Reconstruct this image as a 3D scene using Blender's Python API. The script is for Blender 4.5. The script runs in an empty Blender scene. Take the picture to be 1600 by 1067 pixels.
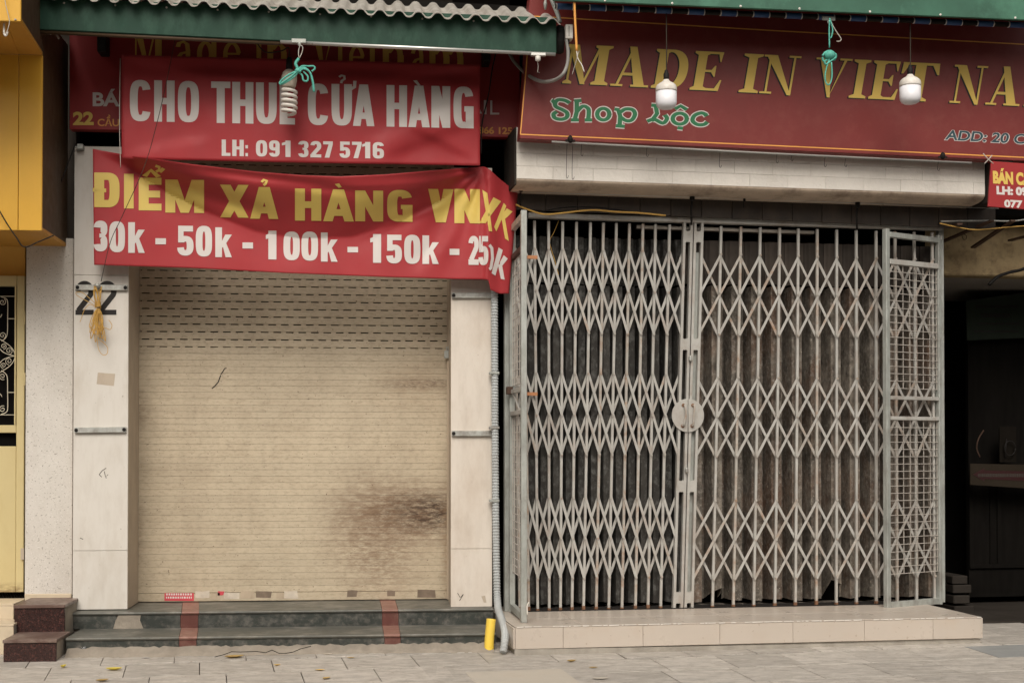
import bpy, bmesh, math, random
from mathutils import Vector, Matrix
random.seed(7)
SC = bpy.context.scene
COL = SC.collection
rad = math.radians

# ------------------------------------------------------------------ camera
CAM = Vector((0.0, -9.4, 1.2))
YAW, PIT = rad(5.3), rad(0.8)
FPX, PPY = 2222.0, 669.0            # focal length and principal row in photograph pixels
cd = bpy.data.cameras.new('camera')
cd.lens = 50.0; cd.sensor_width = 36.0
cd.shift_y = (PPY - 533.5) / 1600.0
cd.clip_end = 500
cam = bpy.data.objects.new('camera', cd); COL.objects.link(cam)
cam.location = CAM
cam.rotation_euler = (math.pi/2 + PIT, 0, -YAW)
SC.camera = cam
# ------------------------------------------------------------------ world, sun, exposure (overcast)
w = bpy.data.worlds.new('World'); SC.world = w; w.use_nodes = True
nt = w.node_tree; nt.nodes.clear()
SUN_EL, SUN_AZ = 43, -172            # azimuth of the sun: behind the camera, a little to the left
sky = nt.nodes.new('ShaderNodeTexSky'); sky.sky_type = 'NISHITA'; sky.sun_disc = False
sky.sun_elevation = rad(SUN_EL); sky.sun_rotation = rad(SUN_AZ); sky.dust_density = 4.0; sky.air_density = 1.0
hs = nt.nodes.new('ShaderNodeHueSaturation'); hs.inputs['Saturation'].default_value = 0.12
tint = nt.nodes.new('ShaderNodeMix'); tint.data_type = 'RGBA'; tint.blend_type = 'MULTIPLY'; tint.inputs[0].default_value = 1
tint.inputs[7].default_value = (1.0, 0.94, 0.86, 1)
bg = nt.nodes.new('ShaderNodeBackground'); bg.inputs['Strength'].default_value = 0.125
wo = nt.nodes.new('ShaderNodeOutputWorld')
nt.links.new(sky.outputs[0], hs.inputs['Color']); nt.links.new(hs.outputs[0], tint.inputs[6])
nt.links.new(tint.outputs[2], bg.inputs[0]); nt.links.new(bg.outputs[0], wo.inputs[0])
sl = bpy.data.lights.new('sun', 'SUN'); sl.energy = 1.4; sl.angle = rad(30); sl.color = (1.0, 0.94, 0.86)
so = bpy.data.objects.new('sun', sl); COL.objects.link(so)
_d = Vector((math.sin(rad(SUN_AZ)) * math.cos(rad(SUN_EL)), math.cos(rad(SUN_AZ)) * math.cos(rad(SUN_EL)), math.sin(rad(SUN_EL))))
so.rotation_euler = _d.to_track_quat('Z', 'Y').to_euler()
vs = SC.view_settings
vs.view_transform = 'Standard'; vs.look = 'None'; vs.gamma = 1; vs.exposure = 0.14; vs.use_curve_mapping = False
SC.cycles.max_bounces = 6; SC.cycles.use_denoising = True

# ------------------------------------------------------------------ frames: a photo pixel and a depth give a place
Fv = Vector((math.sin(YAW)*math.cos(PIT), math.cos(YAW)*math.cos(PIT), math.sin(PIT)))
Rv = Vector((math.cos(YAW), -math.sin(YAW), 0)); Uv = Rv.cross(Fv)
def ray(X, Y): return Fv + Rv*((X-800)/FPX) + Uv*(-(Y-PPY)/FPX)
class Frame:
    def __init__(s, o, a):
        s.o = Vector(o); s.a = a
        s.x = Vector((math.cos(a), math.sin(a), 0)); s.y = Vector((-math.sin(a), math.cos(a), 0))
    def loc(s, P):
        d = P - s.o; return (d.dot(s.x), d.dot(s.y), d.z)
    def wor(s, p): return s.o + s.x*p[0] + s.y*p[1] + Vector((0, 0, p[2]))
    def p3(s, X, Y, y):
        r = ray(X, Y); t = (y - (CAM-s.o).dot(s.y)) / r.dot(s.y)
        return s.loc(CAM + r*t)
    def xz(s, X, Y, y): p = s.p3(X, Y, y); return (p[0], p[2])
    def g(s, X, Y, z):
        r = ray(X, Y); t = (z - CAM.z) / r.z
        return s.loc(CAM + r*t)
L = Frame((0, 0, 0), 0)
_r = ray(820, 700); R = Frame(CAM + _r*9.08 - Vector((0, 0, CAM.z)), rad(4.8))
R.o.z = 0

# ------------------------------------------------------------------ mesh builder
class MB:
    def __init__(s): s.v = []; s.f = []
    def add(s, vs_, fs):
        n = len(s.v); s.v += [tuple(q) for q in vs_]; s.f += [tuple(i+n for i in f) for f in fs]; return s
    def hexa(s, p):   # 4 front (ccw from the front), 4 back
        return s.add(p, [(0,1,2,3),(7,6,5,4),(0,4,5,1),(1,5,6,2),(2,6,7,3),(3,7,4,0)])
    def box(s, x0, x1, y0, y1, z0, z1):
        return s.hexa([(x0,y0,z0),(x1,y0,z0),(x1,y0,z1),(x0,y0,z1),(x0,y1,z0),(x1,y1,z0),(x1,y1,z1),(x0,y1,z1)])
    def prism(s, pts, y0, y1):   # pts (x,z)
        n = len(pts)
        v = [(p[0], y0, p[1]) for p in pts] + [(p[0], y1, p[1]) for p in pts]
        return s.add(v, [tuple(range(n)), tuple(range(2*n-1, n-1, -1))] + [(i, i+n, (i+1) % n + n, (i+1) % n) for i in range(n)])
    def extx(s, prof, x0, x1, cap=True):   # profile (y,z) swept along x
        n = len(prof)
        v = [(x0, p[0], p[1]) for p in prof] + [(x1, p[0], p[1]) for p in prof]
        return s.add(v, [(i, i+1, i+1+n, i+n) for i in range(n-1)] + ([(n-1, 0, n, 2*n-1), tuple(range(n)), tuple(range(2*n-1, n-1, -1))] if cap else []))
    def bar(s, a, b, w_, d, up=(0, 1, 0)):
        a, b = Vector(a), Vector(b); t = (b-a).normalized(); n = Vector(up); sd = t.cross(n).normalized(); n = sd.cross(t).normalized()
        q = []
        for dd in (-d/2, d/2):
            for P, k in ((a, -1), (b, -1), (b, 1), (a, 1)): q.append(P + sd*(k*w_/2) + n*dd)
        return s.hexa(q)
    def tube(s, pts, r, n=8, cap=True):
        pts = [Vector(p) for p in pts]; m = len(pts); rr = r if isinstance(r, (list, tuple)) else [r]*m
        t0 = (pts[1]-pts[0]).normalized(); a = Vector((0, 0, 1)) if abs(t0.z) < .9 else Vector((1, 0, 0))
        u = t0.cross(a).normalized(); v = []; f = []
        for i, P in enumerate(pts):
            t = (pts[min(i+1, m-1)] - pts[max(i-1, 0)]).normalized()
            u = (u - t*u.dot(t)).normalized(); b = t.cross(u)
            for k in range(n):
                q = 2*math.pi*k/n; v.append(P + (u*math.cos(q)+b*math.sin(q))*rr[i])
        for i in range(m-1):
            for k in range(n): f.append((i*n+k, i*n+(k+1) % n, (i+1)*n+(k+1) % n, (i+1)*n+k))
        if cap: f += [tuple(range(n-1, -1, -1)), tuple((m-1)*n+k for k in range(n))]
        return s.add(v, f)
    def lathe(s, c, prof, n=20):  # prof (r, z) top to bottom
        v = []; f = []
        for r_, z in prof:
            for k in range(n):
                q = 2*math.pi*k/n; v.append((c[0]+r_*math.cos(q), c[1]+r_*math.sin(q), c[2]+z))
        m = len(prof)
        for i in range(m-1):
            for k in range(n): f.append((i*n+k, (i+1)*n+k, (i+1)*n+(k+1) % n, i*n+(k+1) % n))
        f += [tuple(range(n)), tuple((m-1)*n+k for k in range(n-1, -1, -1))]
        return s.add(v, f)
def smooth(pts, k=8):   # catmull-rom through points
    P = [Vector(p) for p in pts]; P = [P[0]*2-P[1]] + P + [P[-1]*2-P[-2]]; out = []
    for i in range(1, len(P)-2):
        for j in range(k):
            t = j/k; a, b, c, d = P[i-1:i+3]
            out.append(.5*((2*b)+(c-a)*t+(2*a-5*b+4*c-d)*t*t+(3*b-a-3*c+d)*t*t*t))
    out.append(P[-2]); return out

class Thing:
    def __init__(s, name, label, cat, fr, base, group=None, kind=None):
        s.fr = fr; s.b = tuple(base); o = bpy.data.objects.new(name, None); COL.objects.link(o)
        o.empty_display_size = .1
        o.location = fr.wor(base); o.rotation_euler = (0, 0, fr.a)
        if label: o['label'] = label
        if cat: o['category'] = cat
        if group: o['group'] = group
        if kind: o['kind'] = kind
        s.o = o
def mesh_of(name, mb, mat, b, sm=False):
    me = bpy.data.meshes.new(name)
    me.from_pydata([(v[0]-b[0], v[1]-b[1], v[2]-b[2]) for v in mb.v], [], mb.f)
    me.validate()
    bm = bmesh.new(); bm.from_mesh(me)
    bmesh.ops.recalc_face_normals(bm, faces=bm.faces); bm.to_mesh(me); bm.free()
    if sm:
        for p in me.polygons: p.use_smooth = True
    me.materials.append(mat); return me
def part(t, name, mb, mat, parent=None, bev=0, sm=False, label=None, kind=None):
    o = bpy.data.objects.new(name, mesh_of(name, mb, mat, t.b, sm)); COL.objects.link(o)
    o.parent = parent or t.o
    if label: o['label'] = label
    if kind: o['kind'] = kind
    if bev:
        m = o.modifiers.new('edge', 'BEVEL'); m.width = bev; m.segments = 1; m.limit_method = 'ANGLE'
    return o
def single(name, label, cat, fr, base, mb, mat, bev=0, sm=False, group=None, kind=None):
    o = bpy.data.objects.new(name, mesh_of(name, mb, mat, base, sm)); COL.objects.link(o)
    o.location = fr.wor(base); o.rotation_euler = (0, 0, fr.a)
    if label: o['label'] = label
    if cat: o['category'] = cat
    if group: o['group'] = group
    if kind: o['kind'] = kind
    if bev:
        m = o.modifiers.new('edge', 'BEVEL'); m.width = bev; m.segments = 1; m.limit_method = 'ANGLE'
    return o
def inst(t, name, me, loc, rz=0, bev=0, rot=None):
    o = bpy.data.objects.new(name, me); COL.objects.link(o); o.parent = t.o
    o.location = (loc[0]-t.b[0], loc[1]-t.b[1], loc[2]-t.b[2]); o.rotation_euler = rot or (0, 0, rz)
    if bev:
        m = o.modifiers.new('edge', 'BEVEL'); m.width = bev; m.segments = 1; m.limit_method = 'ANGLE'
    return o

# ------------------------------------------------------------------ materials
def M(name, col, rough=.6, metal=0.0, var=.12, vs_=6.0, vscale=(1, 1, 1), dirt=None, bump=0.0, bscale=60.0, rnd=0.0, spec=.4, blobs=(), speck=None, weave=0, trans=0):
    """dirt = (colour, amount, scale, (sx,sy,sz)); speck = (colour, scale, threshold, amount); blobs = (frame xyz, radii, colour, strength)"""
    m = bpy.data.materials.new(name); m.use_nodes = True; n = m.node_tree; N = n.nodes; lk = n.links.new
    p = N['Principled BSDF']; p.inputs['Roughness'].default_value = rough; p.inputs['Metallic'].default_value = metal
    p.inputs['Specular IOR Level'].default_value = spec
    geo = N.new('ShaderNodeNewGeometry')
    def mapped(sc):
        q = N.new('ShaderNodeVectorMath'); q.operation = 'MULTIPLY'; lk(geo.outputs['Position'], q.inputs[0]); q.inputs[1].default_value = sc; return q.outputs[0]
    def noise(sc, vsc=(1, 1, 1), det=4, ro=.6):
        t = N.new('ShaderNodeTexNoise'); t.inputs['Scale'].default_value = sc; t.inputs['Detail'].default_value = det; t.inputs['Roughness'].default_value = ro
        lk(mapped(vsc), t.inputs['Vector']); return t.outputs['Fac']
    def ramp(x, a, b, lo=0.0, hi=1.0):
        r = N.new('ShaderNodeMapRange'); lk(x, r.inputs[0]); r.inputs[1].default_value = a; r.inputs[2].default_value = b; r.inputs[3].default_value = lo; r.inputs[4].default_value = hi; return r.outputs[0]
    def math_(op, a, b):
        q = N.new('ShaderNodeMath'); q.operation = op
        for i, z in enumerate((a, b)):
            if isinstance(z, (int, float)): q.inputs[i].default_value = z
            else: lk(z, q.inputs[i])
        return q.outputs[0]
    def mix(fac, a, b):
        q = N.new('ShaderNodeMix'); q.data_type = 'RGBA'
        if isinstance(fac, float): q.inputs[0].default_value = fac
        else: lk(fac, q.inputs[0])
        for i, z in ((6, a), (7, b)):
            if isinstance(z, tuple): q.inputs[i].default_value = (*z[:3], 1)
            else: lk(z, q.inputs[i])
        return q.outputs[2]
    base = N.new('ShaderNodeRGB'); base.outputs[0].default_value = (*col, 1); c = base.outputs[0]
    val = ramp(noise(vs_, vscale), .25, .75, 1-var, 1+var)
    if rnd:
        oi = N.new('ShaderNodeObjectInfo'); val = math_('MULTIPLY', val, ramp(oi.outputs['Random'], 0, 1, 1-rnd, 1+rnd))
    hsv = N.new('ShaderNodeHueSaturation'); lk(c, hsv.inputs['Color']); lk(val, hsv.inputs['Value']); c = hsv.outputs[0]
    if dirt:
        for dc, amt, dsc, dv in (dirt if isinstance(dirt, list) else [dirt]):
            c = mix(ramp(noise(dsc, dv, 6, .7), .48, .75, 0, amt), c, dc)
    if speck:
        for sc_, ss, th, am in (speck if isinstance(speck, list) else [speck]):
            c = mix(ramp(noise(ss, (1, 1, 1), 2, .5), th, th+.03, 0, am), c, sc_)
    for bc, br, bcol, bs, bn in blobs:
        q = N.new('ShaderNodeVectorMath'); q.operation = 'SUBTRACT'; lk(geo.outputs['Position'], q.inputs[0]); q.inputs[1].default_value = bc
        q2 = N.new('ShaderNodeVectorMath'); q2.operation = 'DIVIDE'; lk(q.outputs[0], q2.inputs[0]); q2.inputs[1].default_value = br
        q3 = N.new('ShaderNodeVectorMath'); q3.operation = 'LENGTH'; lk(q2.outputs[0], q3.inputs[0])
        fall = ramp(q3.outputs['Value'], .3, 1, 1, 0)
        nn = ramp(noise(bn, (1, 1, 3.2), 9, .8), .40, .58, 0, 1)
        c = mix(math_('MULTIPLY', math_('MULTIPLY', fall, nn), bs), c, bcol)
    lk(c, p.inputs['Base Color'])
    lk(ramp(noise(vs_*2.3), .3, .7, max(0, rough-.08), min(1, rough+.08)), p.inputs['Roughness'])
    if bump:
        b = N.new('ShaderNodeBump'); b.inputs['Strength'].default_value = bump; b.inputs['Distance'].default_value = .004
        lk(noise(bscale, (1, 1, 1), 5), b.inputs['Height']); lk(b.outputs[0], p.inputs['Normal'])
    if trans:
        p.inputs['Transmission Weight'].default_value = trans
    return m
def wp(fr, X, Y, y): return tuple(fr.wor(fr.p3(X, Y, y)))

RUST = (.10, .035, .012)
m_shut = M('shutter_paint', (.545, .46, .335), .55, var=.07, vs_=1.6, dirt=[((.30, .22, .14), .38, 6, (.7, .7, 1.2)), ((.34, .27, .19), .45, 2.2, (1, 1, .35)), ((.14, .09, .05), .4, 45, (.6, .6, 1.3))], rnd=.05,
    speck=((.10, .06, .035), 70, .715, .8),
    blobs=[(wp(L, 640, 802, 0), (.68, 3, .27), (.17, .095, .05), .95, 9), (wp(L, 665, 800, 0), (.36, 3, .17), (.055, .03, .018), 1.0, 16), (wp(L, 590, 840, 0), (.42, 3, .55), (.22, .14, .085), .75, 14),
           (wp(L, 655, 600, 0), (.35, 3, .06), (.12, .07, .04), .8, 30), (wp(L, 700, 850, 0), (.06, 3, .6), (.28, .17, .09), .6, 12), (wp(L, 640, 600, 0), (.35, 3, .22), (.40, .30, .2), .5, 10), (wp(L, 215, 830, 0), (.06, 3, .35), (.25, .18, .12), .5, 12), (wp(L, 215, 640, 0), (.10, 3, .15), (.25, .18, .12), .7, 12)])
m_slatgap = M('dark_interior', (.006, .0055, .005), .95, var=.3, spec=.05)
m_rail = M('shutter_rail_paint', (.47, .38, .28), .55, dirt=((.2, .13, .08), .5, 14, (1, 1, .3)))
m_pil = M('white_stone_cladding', (.70, .665, .61), .35, var=.04, vs_=2, dirt=[((.52, .46, .38), .6, 3, (1, 1, .4)), ((.42, .36, .29), .3, 14, (1, 1, .25))], rnd=.015, speck=((.25, .2, .15), 45, .74, .5))
m_pilw = M('warm_white_stone_cladding', (.72, .655, .58), .35, var=.05, vs_=2, dirt=[((.52, .42, .33), .6, 3, (1, 1, .5)), ((.40, .33, .26), .3, 14, (1, 1, .25))], rnd=.015, speck=((.3, .2, .15), 45, .74, .5))
m_reveal = M('beige_reveal', (.50, .42, .33), .6, var=.08, dirt=((.33, .26, .2), .5, 8, (1, 1, .4)))
m_speck = M('pebbledash_render', (.66, .625, .575), .8, var=.05, bump=.55, bscale=110, speck=[((.27, .24, .2), 95, .64, .75), ((.80, .77, .73), 120, .62, .6)], dirt=((.42, .37, .31), .4, 2.5, (1, 1, .5)))
m_steel = M('galvanised_steel', (.52, .53, .50), .5, .55, var=.14, vs_=18, dirt=[((.26, .24, .2), .55, 22, (1, 1, .4)), (RUST, .55, 13, (1, 1, .7))])
m_galv = M('galvanised_post', (.45, .47, .44), .5, .35, var=.2, vs_=14, vscale=(1, 1, .35), dirt=[((.22, .21, .18), .6, 20, (1, 1, .25)), (RUST, .35, 9, (1, 1, .8))])
m_gate = M('pale_grey_gate_paint', (.47, .46, .43), .5, .1, var=.08, vs_=7, dirt=[((.33, .29, .24), .35, 12, (1, 1, .4)), ((.22, .10, .045), .45, 9, (1, 1, .8))], rnd=.06)
m_gate2 = M('rusting_gate_paint', (.45, .425, .385), .5, .1, var=.1, vs_=9, dirt=[((.33, .28, .23), .4, 12, (1, 1, .4)), ((.33, .15, .055), .85, 13, (1, 1, 1))], rnd=.07)
m_foot = M('rusty_bar_foot', (.20, .10, .055), .8, 0, var=.3, vs_=30)
m_mesh = M('mesh_wire', (.55, .51, .46), .5, .3, var=.12, vs_=20, dirt=(RUST, .5, 12, (1, 1, 1)))
m_leafL = M('grimy_fold_shade_sheet', (.036, .033, .029), .75, .15, var=.35, vs_=9, dirt=[((.035, .03, .027), .8, 5, (1, 1, .5)), ((.19, .19, .18), .7, 30, (1, 1, .7))], rnd=.4)  # grime over a base darkened for the shade of deep folds
m_leafR = M('rust_stained_sheet', (.16, .138, .113), .75, .1, bump=.6, bscale=40, var=.55, vs_=10, dirt=[((.05, .04, .033), .9, 7, (1, 1, .45)), ((.15, .07, .036), .85, 3.2, (1, 1, .6)), ((.36, .33, .29), .9, 42, (1, 1, .8)), ((.03, .025, .02), .9, 28, (1, 1, .6))], rnd=.38, speck=((.45, .40, .33), 60, .70, .7))
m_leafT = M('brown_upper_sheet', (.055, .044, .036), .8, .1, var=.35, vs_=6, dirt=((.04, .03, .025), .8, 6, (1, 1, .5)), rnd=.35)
m_plat = M('beige_polished_tile', (.54, .475, .41), .34, var=.035, vs_=4, dirt=((.52, .42, .33), .45, 5, (1, 1, 1)), rnd=.03, speck=((.33, .25, .18), 55, .70, .5), spec=.5)
m_cem = M('bare_cement', (.36, .33, .285), .9, var=.22, vs_=9, bump=.9, bscale=35, dirt=((.2, .17, .14), .6, 8, (1, 1, 1)))
m_mortar = M('rough_mortar', (.30, .262, .215), .95, var=.22, vs_=12, bump=1.0, bscale=40, dirt=((.24, .2, .16), .6, 7, (1, 1, 1)))
m_grout = M('pavement_grout', (.10, .085, .07), .95, var=.2, vs_=9, bump=.5)
m_pave = M('grey_marble_paving', (.455, .42, .378), .6, var=.2, vs_=6, vscale=(1, 2.5, 1), dirt=[((.32, .30, .275), .9, 4.5, (1, 3.2, 1)), ((.64, .60, .55), .8, 7, (1, 2.5, 1)), ((.22, .19, .155), .7, 18, (1, 2, 1))], rnd=.13, bump=.25, bscale=30, speck=[((.24, .19, .15), 38, .68, .6), ((.14, .12, .10), 75, .72, .6)])
m_paveB = M('blue_grey_paving', (.27, .275, .27), .62, var=.12, vs_=5, vscale=(1, 2.5, 1), dirt=((.27, .26, .25), .7, 4, (1, 3, 1)), rnd=.08, bump=.25, bscale=30)
m_cover = M('pale_cement_cover', (.50, .455, .39), .85, var=.1, vs_=6, bump=.6, bscale=40, dirt=((.4, .34, .27), .5, 6, (1, 1, 1)))
m_street = M('street_asphalt', (.10, .095, .088), .9, var=.15, bump=.5, bscale=90)
m_marb = M('green_black_marble', (.030, .035, .030), .5, var=.3, vs_=9, dirt=[((.17, .165, .15), .75, 5, (1, 1, 2)), ((.26, .23, .2), .5, 30, (1, 1, 1))], spec=.5)
m_tread = M('pale_marble_tread', (.12, .118, .10), .5, var=.16, vs_=5, dirt=[((.33, .30, .26), .7, 5, (1, 1, 1)), ((.08, .09, .085), .6, 9, (1, 3, 1))], spec=.5)  # tread marble, lighter base than the risers
m_redr = M('red_marble_riser', (.125, .045, .036), .45, var=.2, vs_=12, dirt=((.3, .18, .14), .5, 10, (1, 1, 1)))
m_redt = M('pale_red_marble', (.27, .135, .105), .5, var=.15, vs_=12, dirt=((.42, .3, .24), .5, 10, (1, 1, 1)))  # tread red, paler base than the riser red
m_gran = M('dark_red_granite', (.032, .012, .010), .3, var=.4, vs_=60, speck=[((.13, .05, .04), 120, .58, .6), ((.01, .006, .006), 140, .58, .8)], spec=.5)
m_grant = M('pale_red_granite', (.13, .08, .065), .45, var=.15, vs_=14, dirt=((.38, .31, .26), .7, 6, (1, 1, 1)))  # granite for the treads, lighter base with pale mottling
m_cream = M('cream_step_tile', (.62, .52, .38), .4, var=.06, vs_=5, dirt=((.38, .3, .22), .5, 6, (1, 1, 1)))
m_door = M('cream_yellow_door_paint', (.62, .515, .27), .45, var=.035, vs_=3, dirt=((.5, .38, .17), .35, 5, (1, 1, .5)), blobs=[(wp(L, 15, 925, -.25), (.3, 3, .07), (.22, .13, .06), .8, 12)])
m_yel = M('mustard_metal_cladding', (.72, .40, .045), .42, var=.03, vs_=2, dirt=((.5, .26, .03), .3, 4, (1, 1, .5)))
m_yelw = M('ochre_wall_paint', (.52, .26, .04), .6, var=.06, vs_=3)
m_brown = M('dark_brown_metal', (.07, .04, .02), .6, var=.2)
m_wall = M('very_dark_wall', (.038, .032, .027), .9, spec=.1, var=.3, vs_=3, bump=.5, dirt=((.04, .035, .03), .7, 3, (1, 1, .4)))  # very dark brown base with uneven mottling
m_darkwall = M('recess_shade_wall', (.010, .009, .008), .9, spec=.05, var=.3, vs_=3)  # near-black base puts the shade of recesses into the colour
m_beam = M('stained_cream_beam', (.48, .36, .20), .85, var=.16, vs_=5, bump=.6, bscale=22, dirt=[((.22, .14, .07), .6, 4, (1, 1, 2)), ((.08, .05, .03), .6, 16, (1, 1, 1))])
m_concrete = M('pale_soffit', (.44, .40, .35), .85, var=.1, vs_=4, dirt=((.25, .2, .16), .6, 4, (1, 1, 1)))
m_soffit = M('tan_soffit_render', (.56, .45, .35), .85, var=.15, vs_=6, dirt=((.16, .11, .08), .8, 5, (1, 1, 1)))
m_ledge = M('white_rustic_tile', (.74, .70, .64), .6, var=.05, vs_=5, bump=1.0, bscale=38, rnd=.03, dirt=((.48, .43, .37), .4, 4, (1, 1, .5)), speck=((.3, .22, .16), 40, .745, .5))
m_ledgeg = M('ledge_grout', (.50, .46, .41), .9, var=.08)
m_transom = M('dark_brown_board', (.045, .035, .028), .6, var=.25, vs_=5, rnd=.2, dirt=((.1, .07, .05), .5, 10, (1, 1, .5)))
m_red1 = M('red_banner_cloth', (.40, .034, .040), .6, var=.06, vs_=4, dirt=((.30, .03, .035), .35, 2.2, (1, 1, 1.5)), bump=.12, bscale=220)
m_wht1 = M('white_banner_print', (.68, .63, .60), .6, var=.03)
m_yel1 = M('yellow_banner_print', (.70, .52, .13), .6, var=.04)
m_redS = M('crimson_sign_sheet', (.34, .026, .028), .45, var=.06, vs_=3, dirt=((.2, .02, .02), .4, 3, (1, 1, 1)))
m_redB = M('maroon_sign_sheet', (.20, .030, .027), .42, var=.06, vs_=2.5, dirt=[((.14, .02, .018), .4, 2.5, (1, 1, .7)), ((.26, .075, .06), .35, 9, (1, 1, 1))])
m_gold = M('gold_sign_print', (.74, .52, .12), .5, var=.05)
m_goldD = M('dull_gold_print', (.78, .52, .12), .5, var=.05)
m_orl = M('orange_border_print', (.80, .36, .08), .5, var=.05)
m_blk = M('black_print', (.012, .009, .008), .5)
m_grn = M('green_sign_print', (.025, .17, .07), .5)
m_teal = M('dark_teal_print', (.03, .07, .085), .5)
m_fasc = M('green_painted_fascia', (.016, .052, .034), .5, spec=.2, var=.08, vs_=3, dirt=((.07, .16, .11), .4, 9, (1, 1, .5)))
m_tarp = M('green_tarpaulin', (.045, .135, .09), .5, var=.25, vs_=4, dirt=((.12, .33, .22), .6, 3, (1, 1, 1)))
m_roof = M('corrugated_roof_sheet', (.55, .52, .47), .5, .25, var=.12, vs_=6, dirt=[((.32, .28, .22), .5, 7, (1, 1, 1)), ((.16, .08, .04), .4, 14, (1, 1, 1))])
m_alu = M('bare_aluminium_tube', (.62, .61, .58), .35, .7, var=.08)
m_black = M('black_plastic', (.014, .012, .011), .6, spec=.2, var=.2)
m_blue = M('blue_wrap', (.035, .09, .23), .5, var=.1)
m_white = M('white_plastic', (.78, .74, .68), .35, var=.05, dirt=((.5, .42, .32), .4, 22, (1, 1, 1)))
m_diff = M('milky_diffuser', (.86, .86, .90), .3, var=.015)
m_grey = M('grey_cable', (.30, .29, .27), .5, var=.1)
m_cond = M('grey_corrugated_plastic', (.45, .475, .48), .45, var=.07, vs_=9, dirt=((.3, .28, .25), .5, 10, (1, 1, .5)))
m_yp = M('yellow_pvc', (.85, .60, .08), .35, var=.04, dirt=((.6, .42, .12), .4, 12, (1, 1, .5)))
m_wire = M('dark_wire', (.05, .04, .032), .8, spec=.1)
m_wirel = M('pale_wire', (.48, .44, .39), .5)
m_string = M('ochre_nylon_string', (.60, .36, .09), .6, var=.12, vs_=30)
m_teals = M('turquoise_cord', (.10, .42, .34), .6, var=.15, vs_=40)
m_paper = M('weathered_paper', (.60, .53, .44), .85, var=.15, vs_=20, dirt=((.4, .32, .24), .6, 18, (1, 1, 1)))
m_paperD = M('brown_tape', (.20, .15, .11), .6, var=.25, vs_=25)
m_redst = M('red_sticker', (.58, .07, .09), .5, var=.08)
m_woodd = M('shaded_wood_door', (.008, .007, .006), .8, spec=.05, var=.3, vs_=6, vscale=(4, 4, .5))  # wood base darkened to near black for the shade deep in the passage
m_stick = M('brown_steel_angle', (.075, .04, .025), .7, var=.25)
m_lf = M('dry_leaf', (.50, .34, .12), .7, var=.3, vs_=25, rnd=.25)
m_lfy = M('yellow_leaf', (.62, .50, .08), .6, var=.2, vs_=25)
m_scr = M('white_grille_iron', (.72, .66, .52), .5, var=.04)
m_clear = M('clear_plastic', (.85, .87, .88), .08, var=.02, trans=.85)
m_sock = M('orange_tag', (.50, .22, .10), .6)

# ------------------------------------------------------------------ lettering
PI = math.pi
def sup(cx, cy, rx, ry, a0, a1, n=3.0, k=24):
    out = []
    for i in range(k+1):
        a = rad(a0 + (a1-a0)*i/k); c, s = math.cos(a), math.sin(a)
        out.append((cx+rx*math.copysign(abs(c)**(2/n), c), cy+ry*math.copysign(abs(s)**(2/n), s)))
    return out
def rib(path, hx, hy, closed=False):
    """stroke with an elliptical pen -> quads; 2-D"""
    P = [path[0]]
    for q in path[1:]:
        if math.hypot(q[0]-P[-1][0], q[1]-P[-1][1]) > 1e-4: P.append(q)
    if closed and math.hypot(P[0][0]-P[-1][0], P[0][1]-P[-1][1]) < 1e-3: P.pop()
    m = len(P); A = []; B = []
    for i in range(m):
        a = P[(i-1) % m] if (closed or i) else P[0]; b = P[(i+1) % m] if (closed or i < m-1) else P[-1]
        tx, ty = (b[0]-a[0])/max(hx, 1e-6), (b[1]-a[1])/max(hy, 1e-6); l = math.hypot(tx, ty) or 1
        nx, ny = -ty/l, tx/l
        A.append((P[i][0]+nx*hx, P[i][1]+ny*hy)); B.append((P[i][0]-nx*hx, P[i][1]-ny*hy))
    return [[A[i], A[(i+1) % m], B[(i+1) % m], B[i]] for i in range(m if closed else m-1)]
def rc(x0, y0, x1, y1): return [(x0, y0), (x1, y0), (x1, y1), (x0, y1)]
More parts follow.
